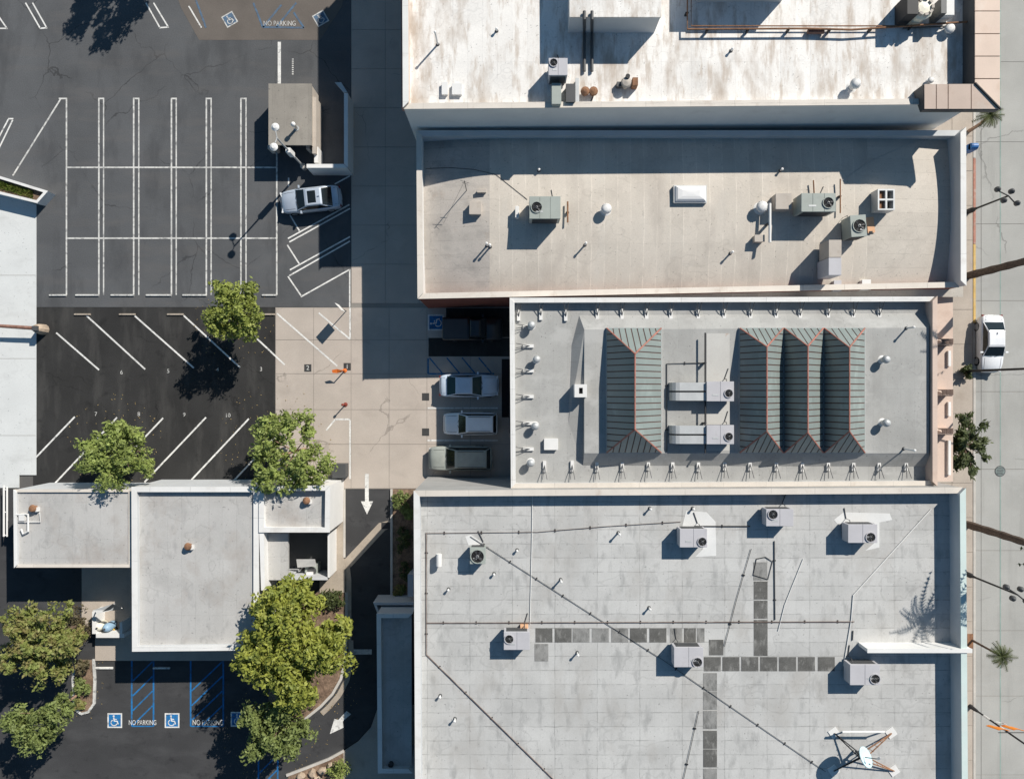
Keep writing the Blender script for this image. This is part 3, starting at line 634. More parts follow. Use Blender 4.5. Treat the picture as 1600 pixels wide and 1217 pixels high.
# bright white concrete drive at the left edge
wd = area('concrete_drive', 'bright white concrete drive along the left edge of the lots', 'drive', [(-260, 232), (0, 303), (57, 320), (57, 742), (30, 742), (30, 762), (-260, 762)], R_LX, .02)
for v0 in (430, 560, 680): MB().pxprism([(-258, v0), (56, v0), (56, v0+.6), (-258, v0+.6)], 0, .021, .024).build('joint', JOINT, wd)
pw = building('slanted white walled planter with grass by the left building', [(-60, 258, 1.0), (0, 276, 1.0), (74, 299, 1.0), (58, 317, 1.0), (0, 303, 1.0), (-60, 290, 1.0)], [1, 1, 1, 1, 1, 1], .14, WHITE, WHITE, name='planter_wall', cat='planter')
MB().prism([XY(-56, 262, .7), XY(0, 280, .7), XY(70, 301, .7), XY(57, 313, .7), XY(0, 300, .7), XY(-56, 287, .7)], .1, .7).build('soil', SOIL, pw)
# lower left low buildings
b1 = building('low flat roofed building at the lower left with white gutter edge', [(23, 765, 3.9), (204, 765, 3.9), (204, 886, 3.9), (24, 886, 3.9)], [3.9, 3.85, 3.85, 4.0], .15, WHITE_G, COPE_C, cms={3: WHITE})
roofpoly(b1, [(26, 766, 3.75), (202, 766, 3.75), (202, 884, 3.75), (27, 884, 3.75)], R_LL)
b2 = building('low building with white parapet between the two smaller ones', [(206, 761, 4.3), (402, 761, 4.3), (402, 1015, 4.3), (207, 1017, 4.3)], [4.3, 4.1, 4.3, 4.3], .32, WHITE_G, WHITE)
roofpoly(b2, [(211, 764, 3.9), (400, 764, 3.9), (400, 1011, 3.9), (211, 1012, 3.9)], R_LL)
b3 = building('white walled block with two small flat roofs beside the driveway', [(405, 759, 4.2), (515.5, 759, 4.2), (514.5, 831, 4.2), (405, 831, 4.2)], [4.3, 4.2, 4.2, 4.2], .3, WHITE, WHITE)
roofpoly(b3, [(409, 762, 3.75), (512, 762, 3.75), (512, 828, 3.75), (409, 828, 3.75)], R_LL)
MB().prism([XY(405, 831.5, 4.1), XY(412, 831.5, 4.1), XY(414, 922, 4.1), XY(408, 922, 4.1)], 0, 4.1).build('wall', WHITE, b3)
roofpoly(b3, [(412, 833, 3.3), (450, 833, 3.3), (450, 906, 3.3), (413, 906, 3.3)], R_LL, .3)
MB().prism([XY(512, 834, 2.2), XY(515, 834, 2.2), XY(515, 902, 2.2), XY(512, 902, 2.2)], 0, 2.2).build('wall', WHITE, b3)
MB().prism([XY(450, 902, 2.2), XY(511.5, 902, 2.2), XY(511.5, 906, 2.2), XY(450, 906, 2.2)], 0, 2.2).build('wall', WHITE_G, b3)
MB().prism([XY(413, 903.5, 3.2), XY(449, 903.5, 3.2), XY(449, 906, 3.2), XY(413, 906, 3.2)], 0, 2.95).build('wall', WHITE_G, b3)
MB().prism([XY(450, 833, .15), XY(512, 833, .15), XY(512, 903, .15), XY(450, 903, .15)], 0, .1).build('floor', DKGREY, b3)

# trash enclosure shed and wall
sh = building('small tan roofed shed in the enclosure beside the grey lot', [(421, 132, 2.1), (486, 132, 2.1), (486, 226, 2.1), (421, 226, 2.1)], [2.0, 2.0, None, 2.0], .12, AC_B, R_TAN, name='shed', cat='shed')
MB().prism([XY(419.5, 131, 2.2), XY(487, 131, 2.2), XY(487, 227, 2.2), XY(419.5, 227, 2.2)], 2.06, 2.2).build('roof', R_TAN, sh)
for u in (421, 481): MB().box(*XY(u, 230, 1.1), 0, 1.1, .28, .28).build('post', KERB, sh)
MB().prism([XY(488, 152, 1.6), XY(494, 152, 1.6), XY(494, 240, 1.6), XY(488, 240, 1.6)], 0, 1.6).build('side_wall', AC_B, sh)
vp = empty('vent_pipe', P(463.5, 201, 2.2), 'white capped vent pipe standing on the tan shed roof', 'vent pipe', 'small roof vents')
MB().lathe(0, 0, [(.11, 0), (.11, .75), (.17, .76), (.17, .9), (.05, 1.0)], 14).build('pipe', AC_W, vp, world=False, smooth=True)
MB().lathe(0, 0, [(.2, 0), (.2, .04)], 14).build('flashing', GALV, vp, world=False)
ew = empty('enclosure_wall', P(540, 258), 'L shaped pale wall with an open gate around the enclosure', 'wall')
MB().prism([XY(537.5, 146, 1.9), XY(543.5, 146, 1.9), XY(543.5, 262, 1.9), XY(537.5, 256, 1.9)], 0, 1.9).build('wall', WHITE, ew)
MB().prism([XY(479, 256.5, 1.9), XY(537, 256.5, 1.9), XY(543, 262.5, 1.9), XY(479, 262.5, 1.9)], 0, 1.9).build('wall', WHITE, ew)
MB().prism([XY(523, 129, 1.7), XY(533, 129, 1.7), XY(543, 145, 1.7), XY(537, 145, 1.7)], 1.55, 1.7).build('gate', GALV, ew)
MB().box(*XY(494, 242, 1.3), .0, 1.3, .3, 1.2).build('post', AC_W, ew)

# ------------------------------------------------------------------ roof equipment
GA = 'air conditioning units on the roofs'
def ac(u0, v0, u1, v1, zr, h, fans, label, m=AC_P, rot=0, name='air_conditioner', group=GA, curb=.22, fanm=None, seams_=2):
    if zr == 'M': zr = zm((u0+u1)/2, (v0+v1)/2)-.05; h += .05
    zt = zr+h; x0, y1 = XY(u0, v0, zt); x1, y0 = XY(u1, v1, zt); cx, cy = (x0+x1)/2, (y0+y1)/2; sx, sy = x1-x0, y1-y0
    root = empty(name, (cx, cy, zr), label, 'air conditioner', group, rz=R(rot))
    if curb: MB().box(0, 0, 0, curb, sx*.86, sy*.86).build('curb', DKGREY, root, world=False)
    b = MB().box(0, 0, curb, h-.05, sx-.05, sy-.05).build('cabinet', m, root, world=False)
    t = MB(); ns = seams_
    for k in range(ns):
        w_ = sx/ns; t.box(-sx/2+w_*(k+.5), 0, h-.05, h, w_-.012, sy)
    bevel(t.build('top_panel', m, root, world=False), .012, 1)
    for sgn_ in (-1, 1):
        lv = MB()
        for k in range(6): lv.box(0, sgn_*(sy/2-.02), curb+.1+k*(h-curb-.25)/6, curb+.1+(k+.55)*(h-curb-.25)/6, sx*.8, .05)
        lv.build('coil_louver', DKGREY, root, world=False)
    cx_ = random.choice((-1, 1))*sx*.3
    MB().tube([(cx_, sy/2-.02, h*.55), (cx_, sy/2+.16, h*.5), (cx_, sy/2+.18, .05), (cx_+random.uniform(-.4, .4), sy/2+.9, .05)], .03, 6).build('conduit', DKGREY, root, world=False)
    MB().box(-cx_*.6, -sy*.18, h, h+.012, sx*.22, .12).build('rating_plate', GALV, root, world=False)
    for (fu, fv, fr) in fans:
        fx, fy = XY(fu, fv, zt); fx -= cx; fy -= cy; r = fr/S*(1-zt/H)
        ring = MB().lathe(fx, fy, [(r, h-.01), (r+.03, h+.07), (r-.02, h+.07), (r-.03, h+.004)], 24, False).build('fan_shroud', m, root, world=False)
        MB().lathe(fx, fy, [(r-.02, h+.004), (.001, h+.0045)], 24, False).build('fan_well', BLACK, root, world=False)
        fb = MB()
        for k in range(4):
            a = k*math.pi/2+random.random(); c = Vector((fx, fy, h+.02))
            d = Vector((math.cos(a), math.sin(a), 0)); n = Vector((-d.y, d.x, 0))
            fb.add([c+d*.05+n*.03, c+d*r*.8+n*r*.22, c+d*r*.85-n*r*.12+Vector((0, 0, .03)), c+d*.05-n*.04+Vector((0, 0, .03))], [(0, 1, 2, 3)])
        fb.build('fan_blades', fanm or DKGREY, root, world=False)
        MB().lathe(fx, fy, [(r*.24, h+.02), (r*.24, h+.06), (.01, h+.075)], 10).build('fan_hub', GALV, root, world=False)
        gr = MB()
        for k in range(6):
            a = k*math.pi/6; d = Vector((math.cos(a), math.sin(a), 0))*r; c = Vector((fx, fy, h+.075)); gr.tube([c-d, c+d], .007, 4)
        for q in (.4, .7): gr.tube([Vector((fx+r*q*math.cos(t*math.pi/8), fy+r*q*math.sin(t*math.pi/8), h+.075)) for t in range(17)], .007, 4, False)
        gr.build('fan_guard', DARK, root, world=False)
    return root
# south roof
ac(1062, 826, 1105, 855, ZO, 1.15, [(1097, 846, 7)], 'lilac grey unit near the top of the light grey roof with a white patch behind')
ac(1197, 795, 1240, 822, ZO, 1.1, [(1207.5, 803.5, 7.5)], 'lilac grey unit with its fan at the upper left corner near the top parapet')
ac(1325, 819, 1371, 848, ZO, 1.15, [(1360, 839, 7.5)], 'lilac grey unit nearest the top right corner of the light grey roof')
ac(787, 987, 828, 1015, ZO, 1.15, [(795.5, 998, 7)], 'lilac grey unit beside the dark walkway pads, left side of the light grey roof')
ac(1053, 1011, 1099, 1042, ZO, 1.15, [(1089.5, 1034, 7.5)], 'lilac grey unit at the crossing of the walkway pads')
ac(1328, 1038, 1375, 1070, ZO, 1.15, [(1367, 1060, 7.5)], 'lilac grey unit in the corner below the white fire wall')
ac(734, 855, 759, 881, ZO, 1.05, [(746, 869, 10.5)], 'square blue grey condenser with one large fan near the left parapet', AC_G, seams_=1)
MB_ob = MB().box(*XY(819, 982, ZO+.4), ZO, ZO+.4, .55, .42).build('equipment_box', ORB); bevel(MB_ob, .03); tag(MB_ob, 'small peach coloured box beside the unit by the walkway pads', 'box')
du = empty('duct_hood', P(687, 872, ZO), 'white rounded duct hood near the left parapet', 'duct', 'ducts and hoods on the roofs')
MB().tube([(0, -.42, .5), (0, .42, .5)], .2, 14).build('hood', AC_W, du, world=False, smooth=False); MB().box(-.0, 0, 0, .4, .3, .7).build('stand', DKGREY, du, world=False)
# middle roof
ac(827, 307, 876, 342, 'M', 1.65, [(838.5, 324, 8.5)], 'large green grey unit on the left part of the beige roof', AC_G, seams_=3)
ac(1252, 302, 1306, 331, 'M', 1.6, [(1294, 317, 8.5)], 'large green grey unit on the right part of the beige roof', AC_G, seams_=3)
ac(1329, 336, 1354, 370, 'M', 1.5, [(1342.5, 353, 10)], 'narrow green grey unit with one big fan on the beige roof', AC_G, seams_=1, rot=4)
oc = empty('exhaust_box', PM(1373, 318), 'exhaust box with black square openings on the beige roof', 'exhaust box', 'ducts and hoods on the roofs')
ob = MB(); hx, hy, h_ = .58, .72, 1.0
for x0, x1, y0, y1 in ((-hx, hx, -hy, -hy+.1), (-hx, hx, hy-.1, hy), (-hx, -hx+.1, -hy+.1, hy-.1), (hx-.1, hx, -hy+.1, hy-.1), (-.06, .06, -hy+.1, hy-.1), (-hx+.1, -.06, -.06, .06), (.06, hx-.1, -.06, .06)):
    ob.box((x0+x1)/2, (y0+y1)/2, .05, h_+random.uniform(0, .004), x1-x0, y1-y0)
ob.build('frame', GALV, oc, world=False); MB().box(0, 0, .0, .35, hx*1.9, hy*1.9).build('interior', BLACK, oc, world=False)
MB().box(-.3, 0, .36, .8, .4, 1.2).build('filter', RUST, oc, world=False)
ZT = zm(1304, 400)-.05
tb = empty('duct', PM(1304, 400), 'tall pale duct box standing near the lower right of the beige roof', 'duct', 'ducts and hoods on the roofs')
x0, y1 = XY(1295, 375, ZT+1.9); x1, y0 = XY(1315, 430, ZT+1.9); c0 = worldoff(tb)
tcx, tcy = (x0+x1)/2, (y0+y1)/2
bevel(MB().box(tcx, tcy+.6, ZT+.4, ZT+1.9, x1-x0, (y1-y0)/2-.01).build('upper_section', AC_B, tb)); bevel(MB().box(tcx, tcy-.6, ZT+.1, ZT+1.88, x1-x0, (y1-y0)/2-.01).build('lower_section', AC_P, tb))
MB().box(tcx, tcy, ZT, ZT+.4, .6, 1.8).build('stand', DKGREY, tb)
def box_thing(name, u0, v0, u1, v1, zr, h, m, label, cat, group=None, lid=None):
    if zr == 'M': zr = zm((u0+u1)/2, (v0+v1)/2)-.05; h += .05
    zt = zr+h; x0, y1 = XY(u0, v0, zt); x1, y0 = XY(u1, v1, zt)
    root = empty(name, ((x0+x1)/2, (y0+y1)/2, zr), label, cat, group)
    bevel(MB().box(0, 0, 0, h-.05, x1-x0-.05, y1-y0-.05).build('body', m, root, world=False), .02)
    bevel(MB().box(0, 0, h-.05, h, x1-x0, y1-y0).build('lid', lid or m, root, world=False), .015); return root
GB = 'small boxes and hatches on the roofs'
box_thing('roof_hatch', 733, 315, 752, 335, 'M', .45, AC_B, 'square beige roof hatch near the left end of the beige roof', 'roof hatch', GB)
box_thing('roof_box', 1212, 302, 1237, 327, 'M', .9, AC_B, 'square beige box left of the right green grey unit', 'roof box', GB)
box_thing('roof_box', 1179, 367, 1195, 378, 'M', .5, AC_B, 'small beige box below the white mushroom vent and pipe', 'roof box', GB)
box_thing('roof_box', 1303, 438, 1315, 455, 'M', .5, AC_P, 'small grey box at the lower parapet below the tall duct', 'roof box', GB)
box_thing('roof_box', 1347, 437, 1361, 453, 'M', .5, AC_W, 'small white box at the lower parapet, right of the tall duct', 'roof box', GB)
box_thing('roof_box', 745, 295, 760, 301, 'M', .3, AC_B, 'flat beige plate above the left roof hatch', 'roof box', GB)
box_thing('roof_box', 805, 322, 811, 340, 'M', .6, AC_W, 'slim white box left of the large green grey unit', 'roof box', GB, AC_W)
box_thing('roof_hatch', 850, 685, 872, 703, ZS, .3, AC_W, 'pale square hatch on the left part of the grey roof', 'roof hatch', GB)
sk = empty('dome_skylight', PM(1077, 305), 'white rectangular dome skylight on the beige roof', 'skylight')
MB().box(0, 0, 0, .28, 2.3, 1.22).build('curb', GALV, sk, world=False)
db = MB(); n1 = 6; vs_ = []; rows = [(1.08, .55, .29), (1.02, .5, .38), (.9, .4, .46), (.6, .22, .50), (.2, .06, .51)]
for a, b, z in rows: vs_ += [(-a, -b, z), (a, -b, z), (a, b, z), (-a, b, z)]
db.add(vs_, [(4*i+j, 4*i+(j+1) % 4, 4*i+4+(j+1) % 4, 4*i+4+j) for i in range(len(rows)-1) for j in range(4)]+[(16, 17, 18, 19)])
db.build('dome', ACRY, sk, world=False)
# subject roof units with ducts
for v0, v1, q in ((596, 627, 'upper'), (664, 694, 'lower')):
    vm = (v0+v1)/2; r0 = ac(1104, v0, 1147, v1, ZP, .95, [(1138.5, vm+3, 6.5)], '%s of the two pale units with curved ducts between the skylights' % q, AC_P)
    d = empty('duct', P(1080, vm, ZP), 'rounded supply duct joined to the %s pale unit between the skylights' % q, 'duct', 'ducts and hoods on the roofs')
    zt = ZP+.75
    for s_, dv in (('supply_duct', -7.5), ('return_duct', 8)):
        b = MB(); p1 = P(1103, vm+dv, zt); p0 = P(1062, vm+dv, zt); wd = .55
        sec = [(p1.x, zt), (p0.x, zt), (p0.x-.25, zt-.06), (p0.x-.45, zt-.22), (p0.x-.55, zt-.45), (p0.x-.57, ZP)]
        inn_ = [(p1.x, zt-.5), (p0.x, zt-.5), (p0.x-.05, zt-.52), (p0.x-.1, zt-.55), (p0.x-.12, zt-.6), (p0.x-.12, ZP)]
        vs_ = []
        for (ax, az), (bx, bz) in zip(sec, inn_): vs_ += [(ax, p1.y-wd/2, az), (ax, p1.y+wd/2, az), (bx, p1.y+wd/2, bz), (bx, p1.y-wd/2, bz)]
        b.add(vs_, [(0, 1, 2, 3), (20, 23, 22, 21)]+[(4*i+j, 4*i+4+j, 4*i+4+(j+1) % 4, 4*i+(j+1) % 4) for i in range(5) for j in range(4)])
        b.build(s_, GALV, d)
def pipe(pts, z, r, m, label, name='roof_pipe', sup=2.1, zoff=.06, group='pipes running over the roofs', supm=None, cat='pipe'):
    if z == 'M':
        q = [(lerp(a_[0], b_[0], k/8), lerp(a_[1], b_[1], k/8)) for a_, b_ in zip(pts, pts[1:]) for k in range(8)]+[pts[-1]]
        pts = q; ps = [P(u, v, zm(u, v)+zoff) for u, v in pts]; z = zm(*pts[0])
    else: ps = [P(u, v, z+zoff) for u, v in pts]
    root = empty(name, P(pts[0][0], pts[0][1], z), label, cat, group)
    MB().tube(ps, r, 6).build('pipe_run', m, root)
    if sup:
        for a, b in zip(ps, ps[1:]):
            L_ = (b-a).length; n = int(L_/sup); ang = math.atan2(b.y-a.y, b.x-a.x)
            for k in range(n):
                c = a+(b-a)*((k+.5)/max(n, 1)); MB().box(c.x, c.y, z, z+zoff-r*.5, .08, .2, ang).build('pipe_support', supm or DARK, root)
    return root
pipe([(1102, 520), (1102, 708)], ZP, .06, DARK, 'thick dark pipe running down beside the two pale units', zoff=.5, sup=3)
pipe([(1042, 706), (1042, 568), (1098, 567)], ZP, .03, DKGREY, 'thin dark conduit bent around the curved ducts')
cv = empty('chimney_vent', P(906, 611, ZS), 'square pale vent stack with a black opening on the grey roof', 'vent')
zt = ZS+1.15; fx, fy = XY(907.5, 610.5, zt); fr = MB()
for x0, x1, y0, y1 in ((-.42, .42, .2, .44), (-.42, .42, -.44, -.2), (-.42, -.12, -.2, .2), (.14, .42, -.2, .2)): fr.box(fx+(x0+x1)/2, fy+(y0+y1)/2, ZS, zt, x1-x0, y1-y0)
fr.build('stack', AC_W, cv); MB().box(fx, fy, ZS, zt-.25, .25, .39).build('flue', BLACK, cv)
# turbine vents
def turbine(u, v, zr, label, m=GALV, r=.27, h=.75, group='round turbine vents on the roofs'):
    root = empty('turbine_vent', P(u, v, zr), label, 'roof vent', group)
    MB().lathe(0, 0, [(r*.62, 0), (r*.62, h*.5)], 14).build('neck', AC_W, root, world=False, smooth=True)
    t = MB(); n = 16
    t.lathe(0, 0, [(r*.7, h*.48), (r, h*.62), (r*1.02, h*.75), (r*.85, h*.92), (r*.45, h), (.01, h+.01)], n, False)
    t.build('head', m, root, world=False, smooth=True)
    f = MB()
    for k in range(n):
        a = 2*math.pi*k/n; d = Vector((math.cos(a), math.sin(a), 0)); e = Vector((math.cos(a+.2), math.sin(a+.2), 0))
        f.add([d*r*.75+Vector((0, 0, h*.5)), e*r*1.08+Vector((0, 0, h*.66)), e*r*.92+Vector((0, 0, h*.93)), d*r*.5+Vector((0, 0, h))], [(0, 1, 2, 3)])
    f.build('vanes', m, root, world=False)
    MB().lathe(0, 0, [(r*1.1, 0), (r*.7, .06)], 14).build('flashing', AC_W, root, world=False); return root
for u, v, q in ((830, 509, 'topmost of four along the left parapet'), (838, 562, 'second from the top along the left parapet'), (836, 665, 'third from the top along the left parapet'), (829, 722, 'lowest of four along the left parapet')):
    turbine(u, v, ZS, 'silver turbine vent on the grey roof, %s' % q)
turbine(1378, 562, ZP, 'silver turbine vent right of the three skylights, upper one'); turbine(1378.5, 660, ZP, 'silver turbine vent right of the three skylights, lower one')
turbine(946, 329, zm(946, 329), 'white mushroom vent on the middle of the beige roof', AC_W, .36, .7); turbine(1187, 326, zm(1187, 326), 'white mushroom vent beside the boxes on the beige roof', AC_W, .4, .7)
turbine(1330, 137, ZN, 'white dome vent on the right part of the white roof', AC_W, .33, .8)
turbine(1451, 128, ZN, 'small white vent behind the pink eaves on the white roof', AC_W, .2, .35)
turbine(1479, 49, ZN, 'white dome vent in the shade behind the pink eaves', AC_W, .33, .5)
def vent(u, v, zr, h, label, m=AC_W, r=.06, cap=True, name='vent_pipe'):
    root = empty(name, P(u, v, zr), label, 'vent pipe', 'small roof vents')
    MB().lathe(0, 0, [(r, 0), (r, h)], 8).build('pipe', m, root, world=False); MB().lathe(0, 0, [(r*2.2, 0), (r*1.4, .08)], 8).build('flashing', DKGREY, root, world=False)
    if cap: MB().lathe(0, 0, [(r*1.5, h-.02), (r*1.5, h+.06), (.01, h+.1)], 8).build('cap', m, root, world=False)
for a in ((761, 384, zm(761, 384), .8, 'thin vent pipe, one of a pair at the crease of the beige roof'), (766, 386, zm(766, 386), .7, 'thin vent pipe at the crease, right one of the pair'), (914, 383, zm(914, 383), .7, 'thin vent pipe below the mushroom vent on the beige roof'),
          (1141, 396, zm(1141, 396), .55, 'stub vent pipe in the lower middle of the beige roof'), (842, 267, zm(842, 267), .3, 'stub vent at the shadow edge on the beige roof, left'), (1219, 267, zm(1219, 267), .35, 'stub vent at the shadow edge on the beige roof, right'),
          (1416, 513, ZP, .9, 'thin vent pipe at the upper right of the grey roof'), (1412, 701, ZP, 1.3, 'tall thin vent pipe at the lower right of the grey roof'),
          (776, 49, ZN, .3, 'small vent on the left part of the white roof'), (1142, 80, ZN, .3, 'small vent on the middle of the white roof'), (684, 70, ZN, 1.6, 'tall mast pipe near the left parapet of the white roof'),
          (808, 859, ZO, .25, 'white stub vent right of the square condenser'), (1014, 949, ZO, .4, 'stub vent above the long dark pipe, middle of the light grey roof'), (876, 905, ZO, .6, 'thin vent pipe right of the long diagonal pipe on the light grey roof'),
          (772, 896, ZO, .25, 'dark stub vent below the square condenser'), (902, 1019, ZO, .5, 'thin vent pipe below the first walkway pads'), (688, 1086, ZO, .3, 'stub vent near the left parapet, lower part'), (711, 1122, ZO, .4, 'stub vent near the left parapet below the diagonal pipe'),
          (1015, 794, ZO, .4, 'stub vent near the top parapet, middle left'), (1082, 794, ZO, .3, 'stub vent near the top parapet beside the white patch'), (966, 832, ZO, .6, 'thin vent pipe below the upper long pipe'), (701, 920, ZO, .3, 'dark stub vent below the white duct hood')):
    vent(*a)
for u0, v0, u1, v1, q in ((690, 128, 700, 148, 'left'), (706, 130, 722, 148, 'right')):
    box_thing('roof_plate', u0, v0, u1, v1, ZN, .25, AC_W, 'low white roof plate near the lower left of the white roof, %s one of two' % q, 'roof box', GB)
mast = empty('antenna_mast', PM(729, 298), 'thin antenna mast with guy wire near the left end of the beige roof', 'antenna')
MB().tube([(0, 0, 0), (0, 0, 2.3)], .028, 6).build('mast', DKGREY, mast, world=False)
MB().tube([(-.3, .1, 2.1), (.3, -.1, 2.1)], .015, 5).tube([(-.2, .07, 1.7), (.2, -.07, 1.7)], .015, 5).build('antenna_rods', DKGREY, mast, world=False)
MB().tube([(0, 0, 2.2), (-1.6, -2.3, .05)], .008, 4).build('guy_wire', DKGREY, mast, world=False)
# north roof equipment
ac(857, 91, 887, 118, ZN, 1.5, [(865, 98.5, 6.3)], 'pale unit with one fan standing in the penthouse shadow', AC_P)
box_thing('duct', 862, 130, 877, 163, ZN, 1.0, AC_G, 'grey green duct section below the pale unit at the roof edge', 'duct', 'ducts and hoods on the roofs')
box_thing('duct', 884, 131, 899, 160, ZN, .7, DKGREY, 'dark grey duct box at the lower edge of the white roof', 'duct', 'ducts and hoods on the roofs')
box_thing('duct', 899, 122, 905, 162, ZN, .5, GALV, 'slim galvanised duct at the lower edge of the white roof', 'duct', 'ducts and hoods on the roofs')
for u, v, m_, q in ((914, 143, RUST, 'rusty left part'), (926, 142, RUST, 'rusty right part')): pass
rv = empty('exhaust_fan', P(920, 147, ZN), 'rusty twin exhaust fan at the lower edge of the white roof', 'exhaust fan')
for x in (-.28, .26): MB().lathe(x, 0, [(.16, 0), (.16, .3), (.3, .36), (.28, .5), (.1, .58)], 12).build('fan_cowl', RUST, rv, world=False)
MB().tube([(.3, -.1, .2), (.1, -.7, .12), (.0, -1.0, .1)], .05, 6).build('drain_hose', DKGREY, rv, world=False)
rv2 = empty('exhaust_fan', P(977, 134, ZN), 'exhaust fan with motor box in the middle of the white roof', 'exhaust fan')
MB().lathe(0, 0, [(.25, 0), (.25, .4), (.36, .45), (.3, .62), (.05, .68)], 12).build('fan_cowl', AC_B, rv2, world=False)
MB().box(.55, .0, 0, .65, .35, .5).build('motor_box', RUST, rv2, world=False); MB().lathe(.05, .3, [(.15, .3), (.15, .75)], 10).build('motor', DARK, rv2, world=False); MB().box(-.45, -.05, 0, .35, .3, .3).build('junction_box', DKGREY, rv2, world=False)
pipe([(1074, -60), (1074, 46), (1265, 45), (1330, 47), (1520, 34)], ZN, .07, RUST, 'rusty pipe rail running along the top of the white roof', zoff=.45, sup=2.0)
pipe([(1080, -60), (1080, 41), (1400, 41)], ZN, .045, RUST, 'second thinner rusty pipe beside the pipe rail', zoff=.3, sup=0)
pipe([(1262, 50), (1287, 50)], ZN, .16, WOODP, 'short thick brown pipe section lying by the pipe rail', zoff=.2, sup=0)
cl = empty('cooling_unit', P(1424, 28, ZN), 'cluttered cooling unit in cream and black at the top right of the white roof', 'cooling unit')
MB().box(-.75, .1, 0, 1.5, .7, 1.3).build('dark_casing', DARK, cl, world=False); MB().lathe(.1, 0, [(.62, 0), (.62, 1.0), (.72, 1.05), (.5, 1.3), (.1, 1.35)], 9).build('fan_drum', TANKW, cl, world=False)
cbk = MB()
for k in range(9): a = k*.7; cbk.box(.1+.5*math.cos(a), .5*math.sin(a), 1.05, 1.42, .16, .22, a)
cbk.build('blades', AC_B, cl, world=False); MB().box(1.35, .1, 0, 1.3, .35, 1.0).build('side_casing', DKGREY, cl, world=False); MB().box(1.9, .2, 0, 1.0, .6, 1.1).build('white_casing', AC_W, cl, world=False)
MB().tube([(-.6, -.75, .1), (2.6, -.6, .1)], .05, 6).build('feed_pipe', DKGREY, cl, world=False)
# pipes on the beige roof
pipe([(887, 315), (887, 348)], zm(887, 330), .06, RUST, 'short rusty pipe right of the left green grey unit', zoff=.3, sup=1.2)
pipe([(1313, 280), (1313, 333)], zm(1313, 300), .05, RUST, 'short rusty pipe right of the right green grey unit', zoff=.3, sup=1.2)
pipe([(1203, 318), (1203, 379)], zm(1203, 360), .10, AC_W, 'white pipe running down beside the small boxes', zoff=.75, sup=2.0)
pipe([(1271, 282), (1272, 302)], zm(1271, 290), .05, RUST, 'stub of rusty pipe above the right green grey unit', zoff=.3, sup=0)
pipe([(665, 264), (700, 262), (740, 265), (775, 273), (824, 312)], 'M', .015, DARK, 'thin dark cable crossing to the left green grey unit', name='roof_cable', zoff=.03, sup=0, cat='cable')
pipe([(1316, 282), (1360, 252), (1420, 225), (1478, 207)], 'M', .015, GALV, 'thin pale cable in the shade at the right of the beige roof', name='roof_cable', zoff=.03, sup=0, cat='cable')
plat = empty('plywood_sheet', PM(1360, 352), 'peach coloured board lying beside the narrow unit on the beige roof', 'board')
MB().box(0, 0, .02, .06, .5, 1.1, R(6)).build('board', ORB, plat, world=False); MB().box(0, -.5, .0, .12, .2, .12).build('block', DARK, plat, world=False)
# pipes on the light grey roof
pipe([(667, 973), (1335, 971)], ZO, .033, PIPEB, 'long straight brown pipe across the middle of the light grey roof')
pipe([(666, 832), (666, 1022), (870, 1222), (1010, 1360)], ZO, .036, PIPEB, 'dark pipe down the left side that turns into a diagonal')
pipe([(665, 833), (840, 831), (950, 822), (1064, 815)], ZO, .018, PIPEB, 'thin pipe along the top left of the light grey roof')
pipe([(735, 838), (900, 944), (1035, 1030), (1078, 1060), (1290, 1205)], ZO, .018, DKGREY, 'thin black diagonal pipe crossing the light grey roof')
pipe([(1085, 822), (1172, 822)], ZO, .035, DARK, 'short dark pipe between the two upper units')
pipe([(1210, 845), (1211, 968)], ZO, .035, DKGREY, 'dark pipe beside the upright row of walkway pads')
pipe([(1174, 857), (1150, 940), (1132, 1010)], ZO, .02, DARK, 'thin slanting cable left of the upright walkway pads', name='roof_cable', zoff=.08, cat='cable')
pipe([(1092, 1110), (1067, 1222)], ZO, .02, DARK, 'thin slanting cable left of the lower walkway pads', name='roof_cable', zoff=.08, cat='cable')
pipe([(1455, 795), (1380, 878), (1333, 930), (1330, 968), (1318, 1040)], ZO, .035, AC_W, 'white conduit slanting from the top right corner', zoff=.05, sup=0)
pipe([(1255, 873), (1226, 945), (1216, 985)], ZO, .03, AC_W, 'white conduit right of the upright walkway pads', zoff=.05, sup=0)
pipe([(832, 775), (831, 850), (828, 975)], ZO, .025, AC_W, 'white conduit running down left of the walkway pads', zoff=.05, sup=0)
pipe([(1182, 873), (1196, 870), (1207, 877), (1200, 905), (1177, 898), (1182, 873)], ZO, .025, DARK, 'black hose laid in a loop below the upper right unit', name='hose', zoff=.05, sup=0, cat='hose')
pipe([(1333, 985), (1332, 1000)], ZO, .04, DKGREY, 'short dark pipe stub beside the white conduit', sup=0)
# satellite dish on its steel frame
dish = empty('satellite_dish', P(1348, 1180, ZO), 'pale blue satellite dish on a four legged steel frame', 'satellite dish')
hub = P(1349, 1185, ZO+1.2)
for u, v in ((1303, 1144), (1392, 1144), (1302, 1203), (1396, 1203)):
    f = P(u, v, ZO); MB().box(f.x, f.y, ZO, ZO+.05, .62, .62, R(35)).build('base_pad', AC_W, dish)
    d = hub-f; sd_ = Vector((-d.y, d.x, 0)).normalized()*.13
    t = MB().tube([f+Vector((0, 0, .1)), hub+sd_-Vector((0, 0, .1))], .042, 5).tube([f+Vector((0, 0, .1)), hub-sd_-Vector((0, 0, .35))], .042, 5)
    for k in range(1, 6):
        a = f+Vector((0, 0, .1))+(hub+sd_-f)*(k/6); b = f+(hub-sd_-Vector((0, 0, .35))-f)*((k+.4)/6); t.tube([a, b], .018, 4)
    t.build('leg', DARK if u < 1350 else RUST, dish)
